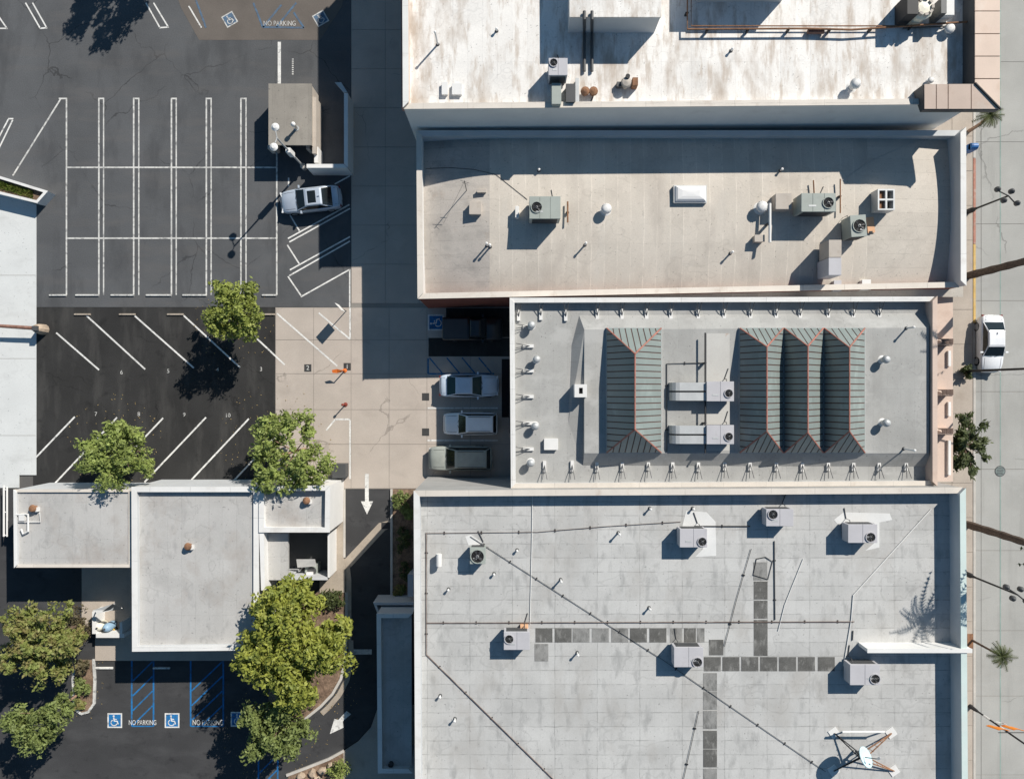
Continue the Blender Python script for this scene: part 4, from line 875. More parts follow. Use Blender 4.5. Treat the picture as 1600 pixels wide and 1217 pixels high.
MB().tube([P(1316, 1143, ZO+.9), P(1382, 1143, ZO+.9)], .075, 8).build('cross_bar', AC_W, dish)
for u in (1318, 1379): MB().tube([P(u, 1143, ZO), P(u, 1143, ZO+.9)], .05, 6).build('bar_post', DKGREY, dish)
MB().tube([hub-Vector((0, 0, 1.0)), hub+Vector((0, 0, .8))], .09, 8).build('mast', DKGREY, dish)
dm = MB(); aim = Vector((.58, .48, .66)).normalized(); c = P(1356, 1182, ZO+2.0); a_ = aim.cross(Vector((0, 0, 1))).normalized(); b_ = aim.cross(a_)
vs_ = []; n = 22
for rr_ in (0.02, .3, .5, .64): 
    for k in range(n): t = 2*math.pi*k/n; vs_.append(c+(a_*math.cos(t)+b_*math.sin(t))*rr_-aim*(.30-.45*rr_*rr_))
for rr_ in (.64, .5, .3, .02):
    for k in range(n): t = 2*math.pi*k/n; vs_.append(c+(a_*math.cos(t)+b_*math.sin(t))*rr_-aim*(.36-.45*rr_*rr_))
dm.add(vs_, [(i*n+k, i*n+(k+1) % n, (i+1)*n+(k+1) % n, (i+1)*n+k) for i in range(7) for k in range(n)]); dm.build('reflector', DISH, dish, smooth=True)
MB().tube([c-aim*.2-b_*.0, c+aim*.75-b_*.3], .03, 5).build('feed_arm', DKGREY, dish); MB().tube([c+aim*.7-b_*.3, c+aim*.9-b_*.22], .07, 8).build('feed_horn', GALV, dish)

# lower left roof details
rvn = empty('roof_vent', P(56, 793, 3.75), 'rusty brown roof vent on the lower left roof', 'roof vent', 'rusty roof vents on the low buildings')
MB().lathe(0, 0, [(.16, 0), (.16, .3), (.28, .35), (.2, .5), (.05, .55)], 12).build('cowl', RUST, rvn, world=False); MB().box(.2, -.1, 0, .3, .2, .3).build('flue_box', AC_W, rvn, world=False)
for u, v, z, q in ((297, 852, 3.9, 'on the low roof between the two smaller ones'), (481, 781, 3.75, 'under the leaning tree on the white walled block')):
    c = copy_tree(rvn); c.location = P(u, v, z); c['label'] = 'round rusty roof vent ' + q
pk = empty('roof_pipe', P(36, 810, 3.75), 'white bent pipe with box at the left edge of the lower left roof', 'pipe')
MB().tube([P(24, 804, 3.95), P(44, 803, 3.95), P(44, 830, 3.95), P(36, 834, 3.95), P(33, 826, 3.95)], .07, 8).build('pipe_run', AC_W, pk); MB().tube([P(28, 815, 3.9), P(63, 815, 3.9), P(62, 800, 3.9)], .03, 6).build('branch_pipe', AC_W, pk)
MB().box(*XY(34, 808, 3.95), 3.75, 4.0, .4, .5).build('junction_box', AC_W, pk)
wu = empty('air_conditioner', P(492, 885, .1), 'white ground unit with a tilted cover in the open well', 'air conditioner', GA)
MB().box(0, 0, 0, 1.1, .9, .85).build('cabinet', AC_G, wu, world=False); MB().add([(-.9, .3, 1.5), (.5, .4, 1.45), (.5, 1.0, 1.8), (-.9, 1.0, 1.8), (-.9, .3, 1.45), (.5, .4, 1.4), (.5, 1.0, 1.75), (-.9, 1.0, 1.75)], [(0, 1, 2, 3), (7, 6, 5, 4), (0, 4, 5, 1), (1, 5, 6, 2), (2, 6, 7, 3), (3, 7, 4, 0)]).build('cover', AC_W, wu, world=False)
MB().lathe(.1, -.05, [(.32, 1.1), (.34, 1.16), (.3, 1.16), (.02, 1.105)], 16).build('fan_shroud', DKGREY, wu, world=False); MB().box(-.05, -.25, 1.1, 1.3, .5, .3).build('control_box', AC_W, wu, world=False)
# utility yard
yd = empty('tank', P(165, 973, .03), 'cream round tank standing in the utility yard', 'tank', 'round tanks in the utility yard')
MB().lathe(0, 0, [(.26, 0), (.3, .3), (.3, .9), (.2, 1.1), (.02, 1.15)], 14).build('shell', TANKW, yd, world=False, smooth=True); MB().lathe(0, 0, [(.06, 1.12), (.06, 1.25)], 8).build('valve', DKGREY, yd, world=False)
y2 = empty('tank', P(178, 974, .03), 'pale blue round tank standing in the utility yard', 'tank', 'round tanks in the utility yard')
MB().lathe(0, 0, [(.28, 0), (.32, .3), (.32, 1.0), (.2, 1.2), (.02, 1.25)], 14).build('shell', TANKB, y2, world=False, smooth=True); MB().lathe(0, 0, [(.06, 1.22), (.06, 1.35)], 8).build('valve', DKGREY, y2, world=False)
ht = empty('hand_truck', P(169, 983, .03), 'yellow and black hand truck lying beside the tanks', 'hand truck')
MB().tube([(-.7, -.35, .1), (.4, .3, .35)], .05, 6).tube([(-.35, -.55, .1), (.7, .1, .35)], .05, 6).build('rails', YELL, ht, world=False)
br = MB()
for k in range(4): t = k/3; a = Vector((-.7, -.35, .12)).lerp(Vector((.4, .3, .37)), t); b = Vector((-.35, -.55, .12)).lerp(Vector((.7, .1, .37)), t); br.tube([a, b], .045, 5)
br.build('rungs', YELL, ht, world=False); MB().tube([(.4, .38, .2), (.75, .02, .2)], .14, 10).build('wheels', TYRE, ht, world=False)
yw = empty('yard_wall', P(170, 995, 0), 'low white wall around the small utility yard', 'wall')
for a, b, c_2, d_ in ((150, 990, 194, 996), (144, 955, 150, 990), (187, 972, 191, 990)): MB().prism([XY(a, b, 1.2), XY(c_2, b, 1.2), XY(c_2, d_, 1.2), XY(a, d_, 1.2)], 0, 1.2).build('wall', WHITE, yw)
hd = empty('canopy', P(168, 948, 0), 'small gabled canopy in white and grey over the utility yard', 'canopy')
MB().add([P(145, 953, 2.2), P(180, 942, 2.6), P(176, 953, 2.3), P(152, 958, 2.2)]+[P(145, 953, 2.1), P(180, 942, 2.5), P(176, 953, 2.2), P(152, 958, 2.1)], [(0, 1, 2, 3), (7, 6, 5, 4), (0, 4, 5, 1), (1, 5, 6, 2), (2, 6, 7, 3), (3, 7, 4, 0)]).build('white_slope', WHITE, hd)
MB().add([P(176, 943, 2.62), P(194, 952, 2.25), P(160, 955, 2.25), P(176, 943, 2.5), P(194, 952, 2.15), P(160, 955, 2.15)], [(0, 1, 2), (5, 4, 3), (0, 3, 4, 1), (1, 4, 5, 2), (2, 5, 3, 0)]).build('grey_slope', DKGREY, hd)
for u, v in ((150, 955), (190, 950)): MB().tube([P(u, v, 0), P(u, v, 2.15)], .05, 6).build('post', AC_W, hd)
rl = empty('railing', P(8, 800), 'white railing in the narrow shaded passage at the lower left', 'railing')
for u in (6, 11): MB().tube([P(u, 758+(u > 6)*2, 1.0), P(u, 838, 1.0)], .07, 6).build('rail', WHITE, rl)
for v in (765, 800, 836): MB().tube([P(8.5, v, 0), P(8.5, v, 1.0)], .05, 6).tube([P(6, v, 1.0), P(11, v, 1.0)], .04, 6).build('rail_post', WHITE, rl)
eq = area('loading_mat', 'black rubber mat at the foot of the white wall behind the cars', 'mat', [(784, 561), (797, 561), (797, 652), (784, 652)], RUGM, .03); del eq['kind']
ub = box_thing('utility_cabinet', 519, 725, 540, 747, 0, 1.1, DKGREY, 'dark utility cabinet under the right hand tree of the dark lot', 'cabinet')
g1 = box_thing('wall_cabinet', 637, 897, 646, 932, .08, 1.8, AC_P, 'tall grey cabinet against the wall in the shaded planter strip', 'cabinet')

# ------------------------------------------------------------------ posts, lamps, street things
def lamp_old():
    b = P(476, 262.5); root = empty('street_lamp', b, 'twin headed lamp post leaning over the shed roof in view', 'street lamp')
    MB().lathe(0, 0, [(.09, 0), (.055, 6.5)], 10).build('pole', GALV, root, world=False)
    MB().lathe(0, 0, [(.22, 0), (.22, .5), (.12, .55)], 12).build('footing', KERB, root, world=False)
    for s_, d in ((1, Vector((-.1, .75, 0))), (2, Vector((-.2, -.62, 0)))):
        e = Vector((0, 0, 6.5))+d
        MB().tube([(0, 0, 6.45), Vector((0, 0, 6.55))+d*.5, e], .035, 6).build('arm', GALV, root, world=False)
        MB().lathe(e.x, e.y, [(.1, 6.35), (.26, 6.42), (.28, 6.55), (.12, 6.66)], 14).build('lamp_head', AC_W, root, world=False)
    MB().box(.0, .0, 3.0, 4.1, .34, .34).build('banner_box', AC_W, root, world=False)
lamp_old()
def lamp_twin(u, v, h, label):
    root = empty('street_lamp', P(u, v, .12), label, 'street lamp', 'dark street lamps on the pavement')
    MB().lathe(0, 0, [(.2, 0), (.2, .6), (.12, .8), (.075, 1.2), (.06, h)], 10).build('pole', DARK, root, world=False)
    MB().tube([(-.7, .5, h-.25), (0, 0, h), (.7, -.5, h-.25)], .05, 6).build('cross_arm', DARK, root, world=False)
    for x, y in ((-.7, .5), (.7, -.5), (-.25, -.3), (.3, .35)):
        MB().lathe(x, y, [(.08, h-.32), (.19, h-.22), (.2, h-.02), (.1, h+.12), (.01, h+.15)], 12, False).build('lamp_globe', DKGREY, root, world=False, smooth=True)
lamp_twin(1512, 331, 4.5, 'dark street lamp with globes beside the red kerb'); lamp_twin(1509, 896, 5.6, 'dark street lamp with globes beside the teal wall')
rt = empty('street_lamp', P(1508, 580, .12), 'thin dark street lamp whose pole passes over the white car', 'street lamp', 'dark street lamps on the pavement')
MB().lathe(0, 0, [(.16, 0), (.1, .8), (.07, 9.5)], 10).build('pole', DARK, rt, world=False); MB().tube([(0, 0, 9.4), (1.2, 0, 9.7), (2.2, 0, 9.6)], .05, 6).build('arm', DARK, rt, world=False); MB().box(2.4, 0, 9.5, 9.65, .7, .3).build('lamp_head', DKGREY, rt, world=False)
bp = empty('banner_pole', P(1516, 1103, .12), 'black and white pole carrying an orange and white banner', 'banner pole')
MB().lathe(0, 0, [(.18, 0), (.12, .7), (.07, 1.0), (.065, 8)], 10).build('pole', DARK, bp, world=False)
MB().lathe(0, 0, [(.085, 1.6), (.085, 2.3)], 10).lathe(0, 0, [(.085, 3.4), (.085, 4.0)], 10).build('white_band', AC_W, bp, world=False)
def banner(x0, x1, z0, z1, m, nm, y=.0):
    b = MB(); vs_ = []
    for i in range(7):
        t = i/6; x = x0+(x1-x0)*t; yy = y+.06*math.sin(t*5)
        for z in (z0, z1): vs_ += [(x, yy+.25*(z-z0), z), (x, yy+.02+.25*(z-z0), z)]
    b.add(vs_, [(4*i+0, 4*i+4, 4*i+6, 4*i+2) for i in range(6)]+[(4*i+1, 4*i+3, 4*i+7, 4*i+5) for i in range(6)]); b.build(nm, m, bp, world=False)
banner(-.95, -.12, 3.2, 4.6, BANO, 'orange_banner'); banner(.12, .95, 3.2, 4.6, BANO, 'orange_banner'); banner(-.12, .5, 2.9, 3.4, BANW, 'white_banner', .12)
MB().tube([(-1, .2, 4.62), (1, .2, 4.62)], .03, 6).build('banner_arm', DARK, bp, world=False)
mbx = empty('mail_box', P(1508, 236, .12), 'blue mail box on the pavement beside the small palm', 'mail box')
MB().box(0, 0, .12, 1.0, .5, .5).build('body', BLUEB, mbx, world=False)
MB().tube([(-.25, 0, 1.0), (.25, 0, 1.0)], .25, 12).build('rounded_top', BLUEB, mbx, world=False)
for x in (-.2, .2): MB().box(x, 0, 0, .12, .06, .4).build('foot', DARK, mbx, world=False)
MB().box(.0, .26, .75, .9, .4, .03).build('flap', DKGREY, mbx, world=False)
mh = empty('manhole_cover', P(1562.5, 736, .0), 'round grey green manhole cover in the street', 'manhole cover')
MB().lathe(0, 0, [(.42, -.02), (.42, .014)], 24).build('rim', DKGREY, mh, world=False); MB().lathe(0, 0, [(.36, 0), (.36, .02)], 24).build('cover', mat('green grey iron', (.19, .23, .22), .8, .2, 4, .2), mh, world=False)
mk = MB()
for k in range(5): mk.box(0, -.24+k*.12, .02, .028, .5, .04)
mk.build('grip_pattern', DKGREY, mh, world=False)
ds = empty('delineator_post', P(539, 579, 0), 'orange delineator post with an orange flag stretched to its side', 'post', 'orange posts in the car court')
MB().lathe(0, 0, [(.17, 0), (.16, .07), (.05, .1), (.045, 1.0), (.03, 1.05)], 12).build('post', ORANGE, ds, world=False)
MB().add([(-.02, .0, 1.0), (-.4, .1, .92), (-.78, .02, .95), (-.75, -.2, .88), (-.4, -.22, .84), (-.02, -.14, .9)]+[(-.02, .0, .98), (-.4, .1, .9), (-.78, .02, .93), (-.75, -.2, .86), (-.4, -.22, .82), (-.02, -.14, .88)], [(0, 1, 4, 5), (1, 2, 3, 4), (6, 11, 10, 7), (7, 10, 9, 8), (0, 6, 7, 1), (1, 7, 8, 2), (2, 8, 9, 3), (3, 9, 10, 4), (4, 10, 11, 5), (5, 11, 6, 0)]).build('flag', ORANGE, ds, world=False)
d2 = empty('delineator_post', P(540, 632, 0), 'dark red topped delineator post alone in the car court', 'post', 'orange posts in the car court')
MB().lathe(0, 0, [(.17, 0), (.16, .07), (.05, .1), (.045, .95), (.1, .96), (.1, 1.05), (.02, 1.1)], 12).build('post', mat('dark red plastic', (.22, .045, .03), .6, .1), d2, world=False)
sg = empty('sign_post', P(541, 486, 0), 'parking sign on a post at the head of the concrete bays', 'sign')
MB().tube([(0, 0, 0), (0, 0, 2.5)], .035, 6).build('post', DKGREY, sg, world=False); MB().box(0, .04, 1.35, 2.5, .75, .03, R(42-90)).build('panel', AC_W, sg, world=False)
up = empty('barrier_gate', P(69, 515, 0), 'reddish barrier arm on a stone post across the white drive', 'barrier')
MB().lathe(0, 0, [(.42, -.02), (.40, .5), (.33, .9), (.28, 1.0)], 11).build('post', STONE, up, world=False)
MB().tube([(.2, 0, .95), (-1.6, .12, 1.02), (-4.2, .28, 1.1), (-6.5, .4, 1.2)], [.15, .14, .11, .08], 8).build('arm', WOODP, up, world=False)
MB().box(.05, 0, .95, 1.2, .4, .36).build('hinge_box', DKGREY, up, world=False)

# ------------------------------------------------------------------ cars
def car(label, u, v, L, W, heading, kind, paint, glass=GLASS_C, H_=None, sunroof=False):
    root = empty('parked_car' if kind != 'pickup' else 'pickup_truck', P(u, v, .75), label, 'car' if kind != 'pickup' else 'pickup truck', 'parked cars', rz=R(heading)); root.location.z = .012
    hl, hw = L/2, W/2
    prof = {'sedan': [(-1, .50, .60), (-.985, .70, .80), (-.95, .83, .93), (-.89, .91, .99), (-.78, .965, 1.02), (-.55, 1, 1.0), (-.2, 1, .96), (.2, 1, .95), (.45, .99, .94), (.7, .955, .87), (.84, .90, .79), (.92, .82, .71), (.97, .69, .63), (1, .48, .54)],
            'suv': [(-1, .78, .7), (-.985, .88, 1.0), (-.95, .95, 1.08), (-.7, .99, 1.08), (-.3, 1, 1.06), (.2, 1, 1.05), (.45, .99, 1.04), (.7, .97, .98), (.87, .92, .9), (.95, .84, .78), (1, .68, .6)],
            'pickup': [(-1, .9, .7), (-.99, .95, 1.1), (-.95, .97, 1.14), (-.6, .98, 1.14), (-.2, 1, 1.12), (.2, 1, 1.1), (.45, .99, 1.1), (.75, .97, 1.06), (.9, .93, .98), (.97, .86, .82), (1, .74, .62)]}[kind]
    cab = {'sedan': (-.78, -.40, .08, .46, 1.44, .95), 'suv': (-.965, -.83, .10, .46, 1.68, 1.05), 'pickup': (-.12, -.04, .26, .5, 1.78, 1.1)}[kind]
    vs_ = []; ns = len(prof); cs = 10
    for t, wf, zd in prof:
        y = wf*hw; lo_ = .22 if abs(t) < .93 else .34
        vs_ += [(t*hl, -y*.93, lo_), (t*hl, -y*.985, lo_+.14), (t*hl, -y, (lo_+zd)/2), (t*hl, -y*.965, zd-.07), (t*hl, -y*.86, zd-.01), (t*hl, y*.86, zd-.01), (t*hl, y*.965, zd-.07), (t*hl, y, (lo_+zd)/2), (t*hl, y*.985, lo_+.14), (t*hl, y*.93, lo_)]
    fs_ = [(i*cs+k, i*cs+(k+1) % cs, (i+1)*cs+(k+1) % cs, (i+1)*cs+k) for i in range(ns-1) for k in range(cs)]+[tuple(range(cs)), tuple(range((ns-1)*cs, ns*cs))]
    o = MB().add(vs_, fs_).build('body', paint, root, world=False, smooth=True)
    # greenhouse
    rb, rt_, ft, fb, zr, zb = cab
    st = [(rb, zb-.03, .90, .84), (lerp(rb, rt_, .12), zb+.05, .91, .82), (lerp(rb, rt_, .9), zr-.06, .90, .72), (rt_+.02, zr-.012, .90, .70), (lerp(rt_, ft, .5), zr, .92, .70), (ft-.02, zr-.012, .92, .70), (lerp(ft, fb, .12), zr-.07, .92, .72), (lerp(ft, fb, .9), zb+.04, .92, .84), (fb, zb-.04, .90, .86)]
    V = []
    for t, z, wb, wt in st:
        f = max(0, min(1, (z-zb)/(zr-zb))); yb = wb*hw; yt = lerp(wb*.98, wt, f)*hw; z0 = zb-.05
        V.append([Vector((t*hl, -yb, z0)), Vector((t*hl, -lerp(yb, yt, .12), z0+(z-z0)*.12)), Vector((t*hl, -lerp(yb, yt, .85), z0+(z-z0)*.82)), Vector((t*hl, -yt*.93, z0+(z-z0)*.98)), Vector((t*hl, -yt*.8, z)), Vector((t*hl, yt*.8, z)), Vector((t*hl, yt*.93, z0+(z-z0)*.98)), Vector((t*hl, lerp(yb, yt, .85), z0+(z-z0)*.82)), Vector((t*hl, lerp(yb, yt, .12), z0+(z-z0)*.12)), Vector((t*hl, yb, z0))])
    shell, ws, rw, rf = MB(), MB(), MB(), MB(); sides = {1: MB(), 7: MB()}
    for i in range(len(st)-1):
        for k in range(9):
            q = [V[i][k], V[i+1][k], V[i+1][k+1], V[i][k+1]]; dst = shell
            if k == 4 or k in (3, 5):
                if i in (6,) and k == 4 or (i == 6 and k in (3, 5)): dst = ws
                elif i == 1 and kind != 'pickup': dst = rw
                elif i == 1: dst = rw
                elif 2 <= i <= 5: dst = rf
            if k in (1, 7) and 1 <= i <= 6: dst = sides[k]
            dst.add(q, [(0, 1, 2, 3)])
    shell.build('pillars', paint, root, world=False); rfo = rf.build('roof_panel', paint, root, world=False)
    ws.build('windshield', glass, root, world=False); rw.build('rear_window', glass, root, world=False); [sides[k].build('side_window', GLASS_C, root, world=False) for k in (1, 7)]
    gp = MB(); dk_ = [p for p in prof if fb+.02 < p[0] < .96]
    def deckz(t):
        for (t0, _, z0), (t1, _, z1) in zip(prof, prof[1:]):
            if t0 <= t <= t1: return lerp(z0, z1, (t-t0)/(t1-t0))
        return .8
    for s_ in (-1, 1):
        gp.tube([(t*hl, s_*hw*.70*(1-.25*max(0, t-.7)), deckz(t)-.004) for t in (fb+.03, .6, .7, .8, .9, .94)], .011, 4)
    gp.tube([(.94*hl, -hw*.66, deckz(.94)-.004), (.955*hl, 0, deckz(.955)), (.94*hl, hw*.66, deckz(.94)-.004)], .011, 4)
    if kind == 'sedan':
        for s_ in (-1, 1): gp.tube([((rb-.015)*hl, s_*hw*.68, deckz(rb-.015)), (-.93*hl, s_*hw*.66, deckz(-.93))], .011, 4)
        gp.tube([(-.93*hl, -hw*.66, deckz(-.93)), (-.94*hl, 0, deckz(-.94)+.003), (-.93*hl, hw*.66, deckz(-.93))], .011, 4)
    gp.build('panel_gaps', DARK, root, world=False, kind='stuff')
    for s_ in (-1, 1):
        MB().tube([((fb-.005)*hl, s_*hw*.1, zb+.005), (lerp(fb, ft, .22)*hl, s_*hw*.62, lerp(zb, zr, .26))], .012, 4).build('wiper', DARK, root, world=False)
    MB().box((rt_+.06)*hl, 0, zr-.01, zr+.07, .16, .03).build('antenna_fin', paint, root, world=False)
    if sunroof:
        x1 = (ft-.05)*hl; MB().box(x1-.35, 0, zr-.008, zr+.006, .62, W*.5).build('sunroof', GLASS_C, root, world=False)
    if kind == 'pickup':
        MB().box(-.55*hl, 0, 1.135, 1.16, .8*hl, W*.78).build('bed_cover', DKGREY, root, world=False)
    if kind == 'suv':
        for s_ in (-1, 1): MB().tube([(-.75*hl, s_*hw*.62, zr+.03), (.05*hl, s_*hw*.62, zr+.03)], .02, 5).build('roof_rail', DKGREY, root, world=False)
    for sx_ in (-1, 1):
        for sy_ in (-1, 1):
            wx, wy = sx_*hl*.6, sy_*(hw-.1)
            tyre = MB(); n = 18; vs2 = []
            for yy, rr_ in ((-.11, .27), (-.1, .33), (.1, .33), (.11, .27)):
                for k in range(n): a = 2*math.pi*k/n; vs2.append((wx+rr_*math.cos(a), wy+yy, .33+rr_*math.sin(a)))
            tyre.add(vs2, [(i*n+k, i*n+(k+1) % n, (i+1)*n+(k+1) % n, (i+1)*n+k) for i in range(3) for k in range(n)])
            w_ = tyre.build('wheel', TYRE, root, world=False)
            MB().tube([(wx, wy-.1, .33), (wx, wy+.1, .33)], .22, 12).build('rim', RIMM, w_, world=False)
        MB().box(sx_ and hl*.30 if kind != 'pickup' else hl*.36, sx_*(hw+.06), zb+.0, zb+.14, .12, .22).build('mirror', paint, root, world=False)
        MB().box(hl*.93, sx_*hw*.66, .58, .70, .12, .36, sx_*-.35).build('headlight', CLR_L, root, world=False)
        MB().box(-hl*.962, sx_*hw*.72, .72, .86, .10, .28, sx_*.3).build('tail_light', RED_L, root, world=False)
    MB().box(hl*.995, 0, .3, .42, .06, W*.5).build('grille', DKGREY, root, world=False)
    MB().box(-hl*1.0, 0, .5, .62, .03, .42).build('number_plate', PLATE, root, world=False)
    return root
def paint(n, c, rough=.3, metal=.2):
    m = mat(n, c, rough, .06, 1.2, .03, metal=metal, spec=.5); m.node_tree.nodes['Principled BSDF'].inputs['Coat Weight'].default_value = .7
    m.node_tree.nodes['Principled BSDF'].inputs['Coat Roughness'].default_value = .08; return m
SILV = paint('silver blue car paint', (.50, .56, .64), .32, .2); WHT = paint('white car paint', (.84, .85, .87), .28, 0); BLK = paint('black car paint', (.012, .013, .015), .3, .1)
SIL2 = paint('silver car paint', (.60, .69, .80), .3, .1); DUST = mat('dusty grey car paint', (.33, .35, .32), .65, .12, 1.2, .06, spec=.3, stain=((.42, .41, .37), 1, 1, .55, .75, .5))
car('silver blue sedan with a sunroof in the slanted bays near the shed', 485, 312, 4.75, 1.85, 180+6, 'sedan', SILV, sunroof=True)
car('silver sedan parked nose in, next to the blue hatched aisle', 733, 602.5, 4.6, 1.78, 0, 'sedan', SIL2, GLASS_G)
car('white hatchback backed in between the silver sedan and dusty car', 735, 662, 4.2, 1.75, 180, 'suv', WHT)
car('dusty grey utility car, lowest of the row by the white wall', 719, 716, 4.9, 1.9, 180, 'suv', DUST)
car('black pickup truck in deep shade beside the wheelchair symbol', 738, 514, 4.6, 1.85, 0, 'pickup', BLK)
car('white sedan parked on the street at the yellow kerb', 1549, 537, 4.45, 1.8, -90, 'sedan', WHT)

# ------------------------------------------------------------------ plants
def crown_mesh(rx, ry, rz, n_cl, n_lf, leaf, seed, clump=.45, hollow=.35, droop=0.0, flat=.6):
    rnd = random.Random(seed); V = []; F = []
    lob = [(rnd.uniform(0, 6.28), rnd.uniform(.10, .22), rnd.randint(2, 6)) for _ in range(4)]
    for _ in range(n_cl):
        while True:
            x, y, z = rnd.uniform(-1, 1), rnd.uniform(-1, 1), rnd.uniform(-.75, 1); d = math.sqrt(x*x+y*y+z*z)
            a = math.atan2(y, x); lim = 1+sum(am*math.sin(fq*a+ph_) for ph_, am, fq in lob)*.85
            if hollow < d < lim: break
        cx, cy, cz = x*rx, y*ry, z*rz; cr = clump*rnd.uniform(.45, 1.35)
        for _ in range(n_lf):
            p = Vector((rnd.gauss(0, 1), rnd.gauss(0, 1), rnd.gauss(0, .75))); p = p.normalized()*cr*rnd.random()**.45
            n = (p.normalized()*.5+Vector((rnd.uniform(-1, 1), rnd.uniform(-1, 1), flat+rnd.uniform(-.5, .9)))).normalized()
            t = n.cross(Vector((rnd.uniform(-1, 1), rnd.uniform(-1, 1), rnd.uniform(-1, 1)))).normalized(); b = n.cross(t)
            s_ = leaf*rnd.uniform(.45, 1.35); c = Vector((cx, cy, cz))+p; i = len(V)
            V += [c-t*s_, c+b*s_*.48, c+t*s_, c-b*s_*.48]; F.append((i, i+1, i+2, i+3))
    m = bpy.data.meshes.new('crown'); m.from_pydata([tuple(v) for v in V], [], F); m.update(); return m
def tree(u, v, zc, rx, ry, rz, label, lm, seed, n_cl=110, n_lf=55, leaf=.15, base=None, bark=BARK, group='trees around the parking lots', clump=.45, name='leafy_tree', hollow=.35, tr=.13):
    c = P(u, v, zc); b = Vector((c.x, c.y, 0)) if base is None else P(base[0], base[1], 0)
    root = empty(name, b, label, 'tree', group); rnd = random.Random(seed)
    rel = c-b
    m = crown_mesh(rx, ry, rz, n_cl, n_lf, leaf, seed, clump, hollow); m.materials.append(lm)
    o = bpy.data.objects.new('crown', m); COL.objects.link(o); o.parent = root; o.location = rel
    fork = rel*.62; t = MB().tube([(0, 0, -.05), fork*.5+Vector((.06, .04, 0)), fork, rel+Vector((0, 0, rz*.2))], [tr, tr*.8, tr*.65, tr*.25], 8).build('trunk', bark, root, world=False)
    lb_ = MB()
    for k in range(9):
        a = k*.75+rnd.random(); e = rel+Vector((math.cos(a)*rx*.72, math.sin(a)*ry*.72, rnd.uniform(-.3, .6)*rz)); md = fork.lerp(e, .5)+Vector((0, 0, rz*.12))
        lb_.tube([fork*rnd.uniform(.85, 1), md, e], [tr*.42, tr*.28, tr*.1], 5)
    lb_.build('limbs', bark, root, world=False); return root
def T(*a, **k): return tree(*a, **k)
T(366, 488, 4.0, 1.95, 2.2, 1.35, 'small yellow green tree on the line between the grey and dark lots', LEAF_YG, 11, 115, 52, .14)
T(180, 711, 3.9, 2.45, 2.25, 1.5, 'round fresh green tree at the foot of the dark lot, left one', LEAF_G, 12, 150, 55, .14)
T(450, 709, 4.0, 3.05, 2.95, 1.5, 'airy fresh green tree between the dark lot and the concrete court', LEAF_G, 13, 150, 55, .15, bark=BARK_L, hollow=.5)
T(67, 1006, 4.6, 2.75, 2.55, 1.7, 'large tree turning orange at the lower left edge', LEAF_O, 14, 170, 60, .15)
T(60, 1129, 4.6, 2.0, 1.8, 1.3, 'small round tree with a leaning trunk at the lower left', LEAF_M, 15, 100, 60, .14, base=(124, 1083), bark=BARK_L, tr=.11)
T(460, 1003, 5.4, 3.75, 4.2, 2.2, 'large yellow green tree beside the curving driveway', LEAF_Y, 16, 380, 62, .17, tr=.2, clump=.55)
T(431, 1136, 4.6, 2.55, 1.95, 1.5, 'darker green tree below the large yellow green one', LEAF_M, 17, 130, 60, .15)
T(205, -196, 6.2, 2.7, 2.5, 1.8, 'leafy tree just beyond the top edge whose shadow falls on the grey lot', LEAF_G, 18, 150, 55, .16)
def shrub(u, v, r, h, label, lm, seed, ry=None, n=26, z0=.08, leaf=.10):
    root = empty('shrub', P(u, v, z0), label, 'shrub', 'shrubs in the planters'); m = crown_mesh(r, ry or r, h*.5, n, 36, leaf, seed, r*.42, .2); m.materials.append(lm)
    o = bpy.data.objects.new('foliage', m); COL.objects.link(o); o.parent = root; o.location = (0, 0, h*.5)
    st_ = MB()
    for k in range(5): a = k*1.3; st_.tube([(0, 0, 0), (math.cos(a)*r*.5, math.sin(a)*r*.5, h*.7)], .018, 5)
    st_.build('stems', BARK, root, world=False)
shrub(126, 977, 1.0, 2.4, 'tall brownish shrub between the orange tinged tree and the yard', LEAF_B, 31, 1.7, 60)
shrub(134, 1037, .55, .9, 'olive shrub at the upper end of the planter island', LEAF_B, 32)
shrub(131, 1068, .62, .9, 'olive shrub in the middle of the planter island', LEAF_M, 33)
shrub(127, 1098, .35, .4, 'low yellowish shrub at the lower end of the planter island', LEAF_O, 34)
shrub(520, 933, .95, .8, 'dark green hedge at the head of the curved planter', LEAF_D, 35, .55, 40)
shrub(531, 1197, .8, 1.2, 'round bright green bush in the rocky planter', LEAF_G, 36)
shrub(628, 782, .55, .9, 'green shrub at the top of the shaded planter strip', LEAF_M, 37, .8)
shrub(640, 800, .4, .9, 'small shrub against the tall wall in the planter strip', LEAF_M, 38)
shrub(632, 840, .6, .8, 'dark shrub in the shade of the planter strip, upper', LEAF_D, 39, 1.0)
shrub(634, 890, .5, .7, 'dark shrub in the shade of the planter strip, lower', LEAF_D, 40, .7)
shrub(625, 921, .4, .4, 'pale leafy plant at the lower end of the planter strip', LEAF_O, 41)
shrub(1506, 581, .5, .9, 'dark shrub around the base of the thin street lamp', LEAF_D, 42, .45, 20, .12)
